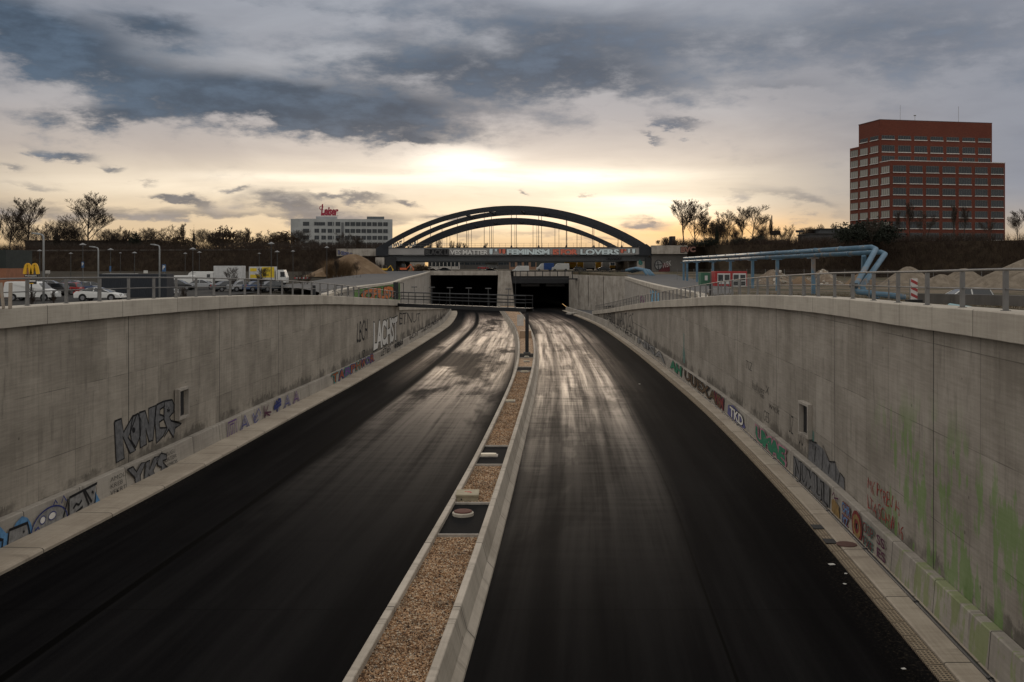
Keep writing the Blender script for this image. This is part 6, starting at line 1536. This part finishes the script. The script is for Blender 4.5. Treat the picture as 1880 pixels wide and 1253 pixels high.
TV = [tree_meshes(11, 4, (14,8,6,4), .74, trunk=.14), tree_meshes(12, 4, (11,7,6,4), .66, trunk=.26, up=.32), tree_meshes(13, 4, (10,7,6,4), .82, trunk=.28),
      tree_meshes(14, 4, (12,6,5,4), .42, trunk=.16, up=.5), tree_meshes(15, 4, (7,6,5,4), .62, trunk=.12, multi=3, tr=.009), tree_meshes(16, 3, (12,9,8), .75, trunk=.06, multi=4, tr=.007)]
def leaf_cloud(seed, n, shape='round', ls=.05, holes=.3):
    rs_ = np.random.RandomState(seed); P = rs_.normal(size=(n*3, 3)); P /= np.linalg.norm(P, axis=1)[:,None]; rad = rs_.rand(n*3)**.45
    ph = rs_.uniform(0, 6.28, 8)
    lump = 1+.22*np.sin(P[:,0]*5+ph[0])*np.cos(P[:,2]*4+ph[1])+.16*np.sin(P[:,1]*9+ph[2]+P[:,2]*7)
    P = P*(rad*lump)[:,None]
    clump = np.sin(P[:,0]*9+ph[3])+np.sin(P[:,1]*8+ph[4])+np.sin(P[:,2]*10+ph[5])
    P = P[clump > -1.6+holes*2][:n]
    if shape == 'cone': P[:,:2] *= (.95-.5*(P[:,2]+1))[:,None].clip(.04, 1)
    P[:,2] = (P[:,2]+1)/2
    m_ = len(P); s_ = rs_.uniform(.5,1.3,m_)*ls; a = rs_.normal(size=(m_,3)); a /= np.linalg.norm(a,axis=1)[:,None]; b_ = np.cross(a, rs_.normal(size=(m_,3))); b_ /= np.linalg.norm(b_,axis=1)[:,None]+1e-9
    vs = np.stack([P-a*s_[:,None], P+b_*s_[:,None]*.6, P+a*s_[:,None], P-b_*s_[:,None]*.6], 1).reshape(-1,3)
    me = np_mesh('crown', vs, np.arange(m_*4), 4); return me
LC = [leaf_cloud(1, 2600, ls=.055), leaf_cloud(2, 2200, ls=.06, holes=.45), leaf_cloud(3, 2400, 'cone', .045, .2)]
for m_ in LC: m_.materials.append(M['leaf'])
LCb = [LC[0].copy(), LC[1].copy()]
for m_ in LCb: m_.materials.clear(); m_.materials.append(M['leaf_b'])
def tree(x, ytop, d, v, label, wx=1.0, base=None, name='bare_tree', group=None, rz=None, cat='tree'):
    X_ = px(x, d); z = (ZE_L if X_ < 0 else ZE_R) if base is None else base; hgt = pz(ytop, d)-z
    o = thing(name, label, cat, (X_, d, z-.1), rnd.uniform(0, 6.28) if rz is None else rz, group)
    t_, c_, wd_ = TV[v]
    child('trunk', t_, o, (0,0,0), (hgt*wx, hgt*wx, hgt)); child('crown', c_, o, (0,0,0), (hgt*wx, hgt*wx, hgt)); return o
def bush(x, ytop, d, wpx, v, label, base=None, mats=LC, name='evergreen_bush', cat='bush', group=None):
    X_ = px(x, d); z = (ZE_L if X_ < 0 else ZE_R)-.3 if base is None else base; hgt = pz(ytop, d)-z; w_ = wpx/2/F*d
    o = thing(name, label, cat, (X_, d, z), rnd.uniform(0, 6.28), group)
    MB().tube([(0,0,0),(.02*hgt,0,hgt*.75)], [.12, .03], 6).build('trunk', M['bark'], o); child('crown', mats[v], o, (0,0,0), (w_, w_, hgt)); return o
# left skyline
tree(18, 376, 350, 1, 'bare tree at the far left edge', 1.3)
tree(52, 362, 352, 1, 'tall bare tree second from the left edge', 1.5)
tree(162, 350, 345, 0, 'tallest wide bare tree on the left bank', 1.45)
tree(118, 400, 356, 5, 'low bare tree left of the tallest one, above the low building', 1.1)
tree(225, 412, 362, 4, 'small bare tree right of the tallest one', .95)
GS = 'bare scrub trees along the left embankment'
names_ = ['above the terracotta kiosk','left of the tall second tree','between the second tree and the lamp','behind the tallest lamp head','left of the tallest tree','right of the tallest tree','above the middle of the low building','left of the round evergreen','right of the round evergreen','above the small gabled house','left of the pointed conifer','tall thin one beside the pointed conifer','right of the pointed conifer','left of the leafy dome','right of the leafy dome','between the leafy dome and the office','before the gap to the office','left below the pale office','in front of the pale office corner','above the mound']
for i, (x, y, v) in enumerate(((-6,395,3),(34,410,5),(80,408,4),(98,405,4),(138,415,5),(196,418,5),(232,420,3),(215,425,5),(275,416,5),(292,422,4),(318,410,4),(335,408,3),(372,418,5),(395,424,5),(440,420,5),(455,416,3),(487,420,4),(508,424,5),(548,420,5),(575,438,5))):
    tree(x, y, 335+(i*37 % 40), v, 'bare scrub tree '+names_[i], 1.25, group=GS)
bush(248, 424, 352, 26, 0, 'dark round evergreen on the left bank right of the tallest tree', name='evergreen_bush')
bush(103, 418, 360, 12, 0, 'small dark evergreen right of the tallest street lamp head')
bush(356, 420, 350, 13, 2, 'pointed dark conifer on the left bank', name='conifer', cat='tree')
bush(411, 417, 348, 50, 1, 'leafy dark dome of a bush left of the pale office', mats=LCb)
bush(520, 426, 346, 58, 1, 'wide leafy dark bush just left of the pale office', mats=LCb)
bush(330, 434, 344, 60, 0, 'dark low bush under the pointed conifer', mats=LCb)
bush(470, 436, 344, 70, 0, 'dark low bush between the leafy dome and the pale office', mats=LCb)
bush(290, 440, 347, 50, 1, 'low dark bush right of the round evergreen', mats=LCb)
tree(638, 424, 306, 4, 'small bare tree on the left abutment in front of the pale office', 1.1, base=14.8)
tree(627, 426, 312, 2, 'crooked bare tree in front of the middle of the pale office', 1.2, base=14.8)
tree(657, 432, 316, 5, 'short bare tree in front of the right part of the pale office', 1.0, base=14.8)
for i, (x, y) in enumerate(((788,438),(806,436),(829,440),(842,442),(854,444),(891,444))):
    tree(x, y, 480, 3, 'tiny distant bare poplar seen under the arches, number '+['one from the left','two from the left','three from the left','four from the left','five from the left','six, rightmost'][i], .9, base=9, name='bare_poplar', group='distant poplars under the arches')
# right skyline
tree(1254, 362, 290, 1, 'tall bare tree right of the arches, left one of a pair', 1.3)
tree(1276, 366, 294, 0, 'tall bare tree right of the arches, right one of a pair', 1.3)
tree(1335, 383, 296, 0, 'bare tree left of the tall wide tree against the bright sky', 1.25)
tree(1362, 378, 300, 1, 'bare tree with a wide head close left of the widest one', 1.3)
tree(1382, 373, 290, 2, 'widest bare tree against the bright sky on the right bank', 1.45)
tree(1415, 398, 292, 3, 'slim bare tree beside the dark mast', .8)
GR = 'bare scrub trees along the right embankment'
nr = ['just right of the arch end','left of the tall pair','between the pair and the post','right of the tall pair','in the orange glow, first','in the orange glow, second','in the orange glow, third','below the tall wide tree','right of the widest tree','by the dark mast','left of the T-shaped signal','right of the T-shaped signal','left of the grey block','above the grey block','on the roofline side of the grey block']
for i, (x, y, v) in enumerate(((1208,440,5),(1222,434,5),(1240,440,5),(1292,405,3),(1302,398,4),(1313,402,5),(1322,410,5),(1350,416,5),(1400,412,5),(1428,412,4),(1445,410,4),(1480,416,5),(1490,414,5),(1508,410,3),(1530,408,3))):
    tree(x, y, 286+(i*31 % 30), v, 'bare scrub tree '+nr[i], 1.15, group=GR)
for i, (x, y, w_, v) in enumerate(((1303,436,30,0),(1316,414,16,2),(1360,436,40,1),(1392,432,34,0),(1290,444,40,1),(1430,440,50,1))):
    bush(x, y, 284, w_, v, ['dark bush low in the orange glow','narrow dark conifer in the orange glow','dark bush under the tall wide tree','dark bush right of the widest tree trunk','low dark bush below the tall pair','low dark bush around the dark mast foot'][i], name='conifer' if v == 2 else 'evergreen_bush')
bush(1590, 404, 248, 110, 0, 'big dark evergreen mass left of the brick tower')
bush(1560, 416, 244, 60, 1, 'smaller dark evergreen against the grey block')
bush(1625, 412, 240, 60, 1, 'dark evergreen before the front corner of the brick tower')
nm = ['left corner','left part','left of the middle','middle','right of the middle','right part','right end']
for i, (x, y, v) in enumerate(((1600,398,4),(1648,385,3),(1671,368,3),(1700,382,4),(1752,372,3),(1772,376,3),(1815,398,4))):
    tree(x, y, 228-i*2, v, f'bare tree in front of the {nm[i]} of the brick tower', .95, group='bare trees before the brick tower')
tree(1868, 382, 222, 0, 'bare tree at the right edge beside the brick tower', 1.15)
tree(1905, 388, 220, 2, 'bare tree cut by the right edge of the photo', 1.1)
# young trees and shrubs lower down
for i, (x, y, d, lab) in enumerate(((424,488,118,'young bare tree in front of the white box lorry'),(479,488,120,'young bare tree in front of the yellow lorry'),(560,490,150,'young bare tree left of the tan mound'),(618,470,240,'thin bare tree standing in front of the tan mound'),(655,478,250,'bare sapling on the right flank of the tan mound'),(565,470,245,'bare sapling at the left foot of the tan mound'))):
    tree(x, y, d, (1,1,4,3,2,4)[i], lab, 1.0, base=ground_z(px(x,d), d), name='young_tree')
for i, (x, w_, y, d) in enumerate(((60,34,541,62),(338,30,540,70),(98,26,544,58))):
    o = tree(x, y-16, d, 3, ['bare shrub in front of the white panel van','bare shrub right of the silver car','low bare shrub near the left street lamp'][i], 1.1, base=ground_z(px(x,d), d), name='bare_shrub', cat='shrub')
bush(775, 486, 300, 34, 1, 'drooping brown brushwood pile under the left end of the bridge', base=pz(503,300), mats=LCb, name='brushwood_pile', cat='brushwood')
# dry scrub on the banks: nobody could count it
def scrub(name, label, npts, place, hmin, hmax, mat, seed, rad=.03):
    rs_ = np.random.RandomState(seed); P = np.array([place(rs_) for _ in range(npts)])
    k = 5; P = np.repeat(P, k, 0)+rs_.normal(0, .25, (npts*k, 3))*[1,1,.1]; m_ = len(P)
    hh = rs_.uniform(hmin, hmax, m_); lean = rs_.normal(0, .38, (m_, 2)); tip = P+np.stack([lean[:,0]*hh, lean[:,1]*hh, hh], 1)
    a = rs_.uniform(0, PI, m_); w_ = np.stack([np.cos(a), np.sin(a), 0*a], 1)*rs_.uniform(.5,1.6,m_)[:,None]*rad
    mid = (P+tip)/2+rs_.normal(0,.12,(m_,3)); s1 = mid+np.stack([rs_.normal(0,.35,m_)*hh, rs_.normal(0,.35,m_)*hh, .35*hh], 1)
    vs = np.stack([P-w_, P+w_, tip, mid-w_*.6, mid+w_*.6, s1], 1).reshape(-1,3); fs = np.arange(m_*6)
    o = link(name, np_mesh(name, vs, fs, 3), None, mat); tag(o, label, 'scrub', kind='stuff'); return o
def pl_left(r_):
    f = r_.rand(); x = -40-(r_.rand()**1.3)*190; d0 = 312+(-58-x)*.228 if x < -58 else 312
    oy = -14+15*f; z = 6.3+(ZE_L-6.3)*np.interp(oy, (-15,-13,-9,-5,0), (-.1,0,.35,.66,1)); return (x, d0+oy, z-.1)
def pl_right(r_):
    f = r_.rand(); x = 62+(r_.rand())*110; d0 = 287-(x-58)*.965 if x < 115 else 232-(x-115)*.447
    oy = -15+16*f; z = 7.2+(ZE_R-7.2)*np.interp(oy, (-15,-13,-9,-5,0), (-.1,0,.35,.66,1)); return (x, d0+oy, z-.1)
scrub('scrub', 'brown winter scrub covering the left railway bank', 9000, pl_left, .8, 2.8, M['twig2'], 5)
scrub('scrub', 'dark brown winter scrub covering the right railway bank', 6500, pl_right, .8, 2.6, M['twig2'], 6)
def pl_topl(r_):
    x = -42-r_.rand()*220; d0 = 322+(-58-x)*.228; return (x, d0+r_.rand()*14, ZE_L-.2)
scrub('scrub', 'low tangle of twigs along the top of the left railway bank', 3500, pl_topl, 1.5, 4.2, M['twig'], 7, .035)
def pl_topr(r_):
    x = 46+r_.rand()*70; d0 = 300-(x-46)*.9; return (x, d0+r_.rand()*12, ZE_R-.2)
scrub('scrub', 'low tangle of twigs along the top of the right railway bank', 2000, pl_topr, .8, 3.2, M['twig'], 8, .035)
def pl_mound(r_):
    x = px(600+r_.rand()*38, 246); return (x, 246+r_.rand()*5, ground_z(x, 246)+r_.rand()*1.5)
scrub('scrub', 'pale dry reeds in front of the tan mound', 900, pl_mound, 1.5, 4.5, bark('dry_reed', (.16,.10,.05)), 9, .03)
def pl_grass(r_):
    d = 25+r_.rand()*75; return (XWL(d)-.9-r_.rand()*14, d, ground_z(-30, d))
scrub('grass', 'rough winter grass behind the left coping', 5000, pl_grass, .15, .5, bark('dull_grass', (.06,.055,.025)), 10, .02)
def pl_grass2(r_):
    d = 25+r_.rand()*75; return (XWR(d)+1+r_.rand()*16, d, ground_z(26, d))
scrub('grass', 'thin dry weeds on the earth behind the right coping', 1800, pl_grass2, .1, .4, bark('dry_weeds', (.12,.09,.05)), 11, .015)
# litter on the right carriageway 
for x, y, s_, lab in ((1527,1037,.10,'white paper square on the right asphalt'),(1551,1073,.05,'small pale scrap near the drain, below the paper square'),(1553,1054,.05,'small pale scrap near the drain beside the paper square'),(1659,1229,.05,'pale strip of litter near the bottom right'),(1729,1228,.05,'white scrap of litter beside the grating at the bottom right'),(1174,702,.08,'tiny white scrap on the right carriageway farther away')):
    d = (CZ-.02)*F/(y-H); b = MB(); b.box(-s_,s_,-s_*.8,s_*.8,0,.012); o = b.build('litter', plain('litter_white', (.6,.58,.54), .7)); o.location = (px(x,d), d, ZR(d)+.008); o.rotation_euler.z = x; tag(o, lab, 'litter')
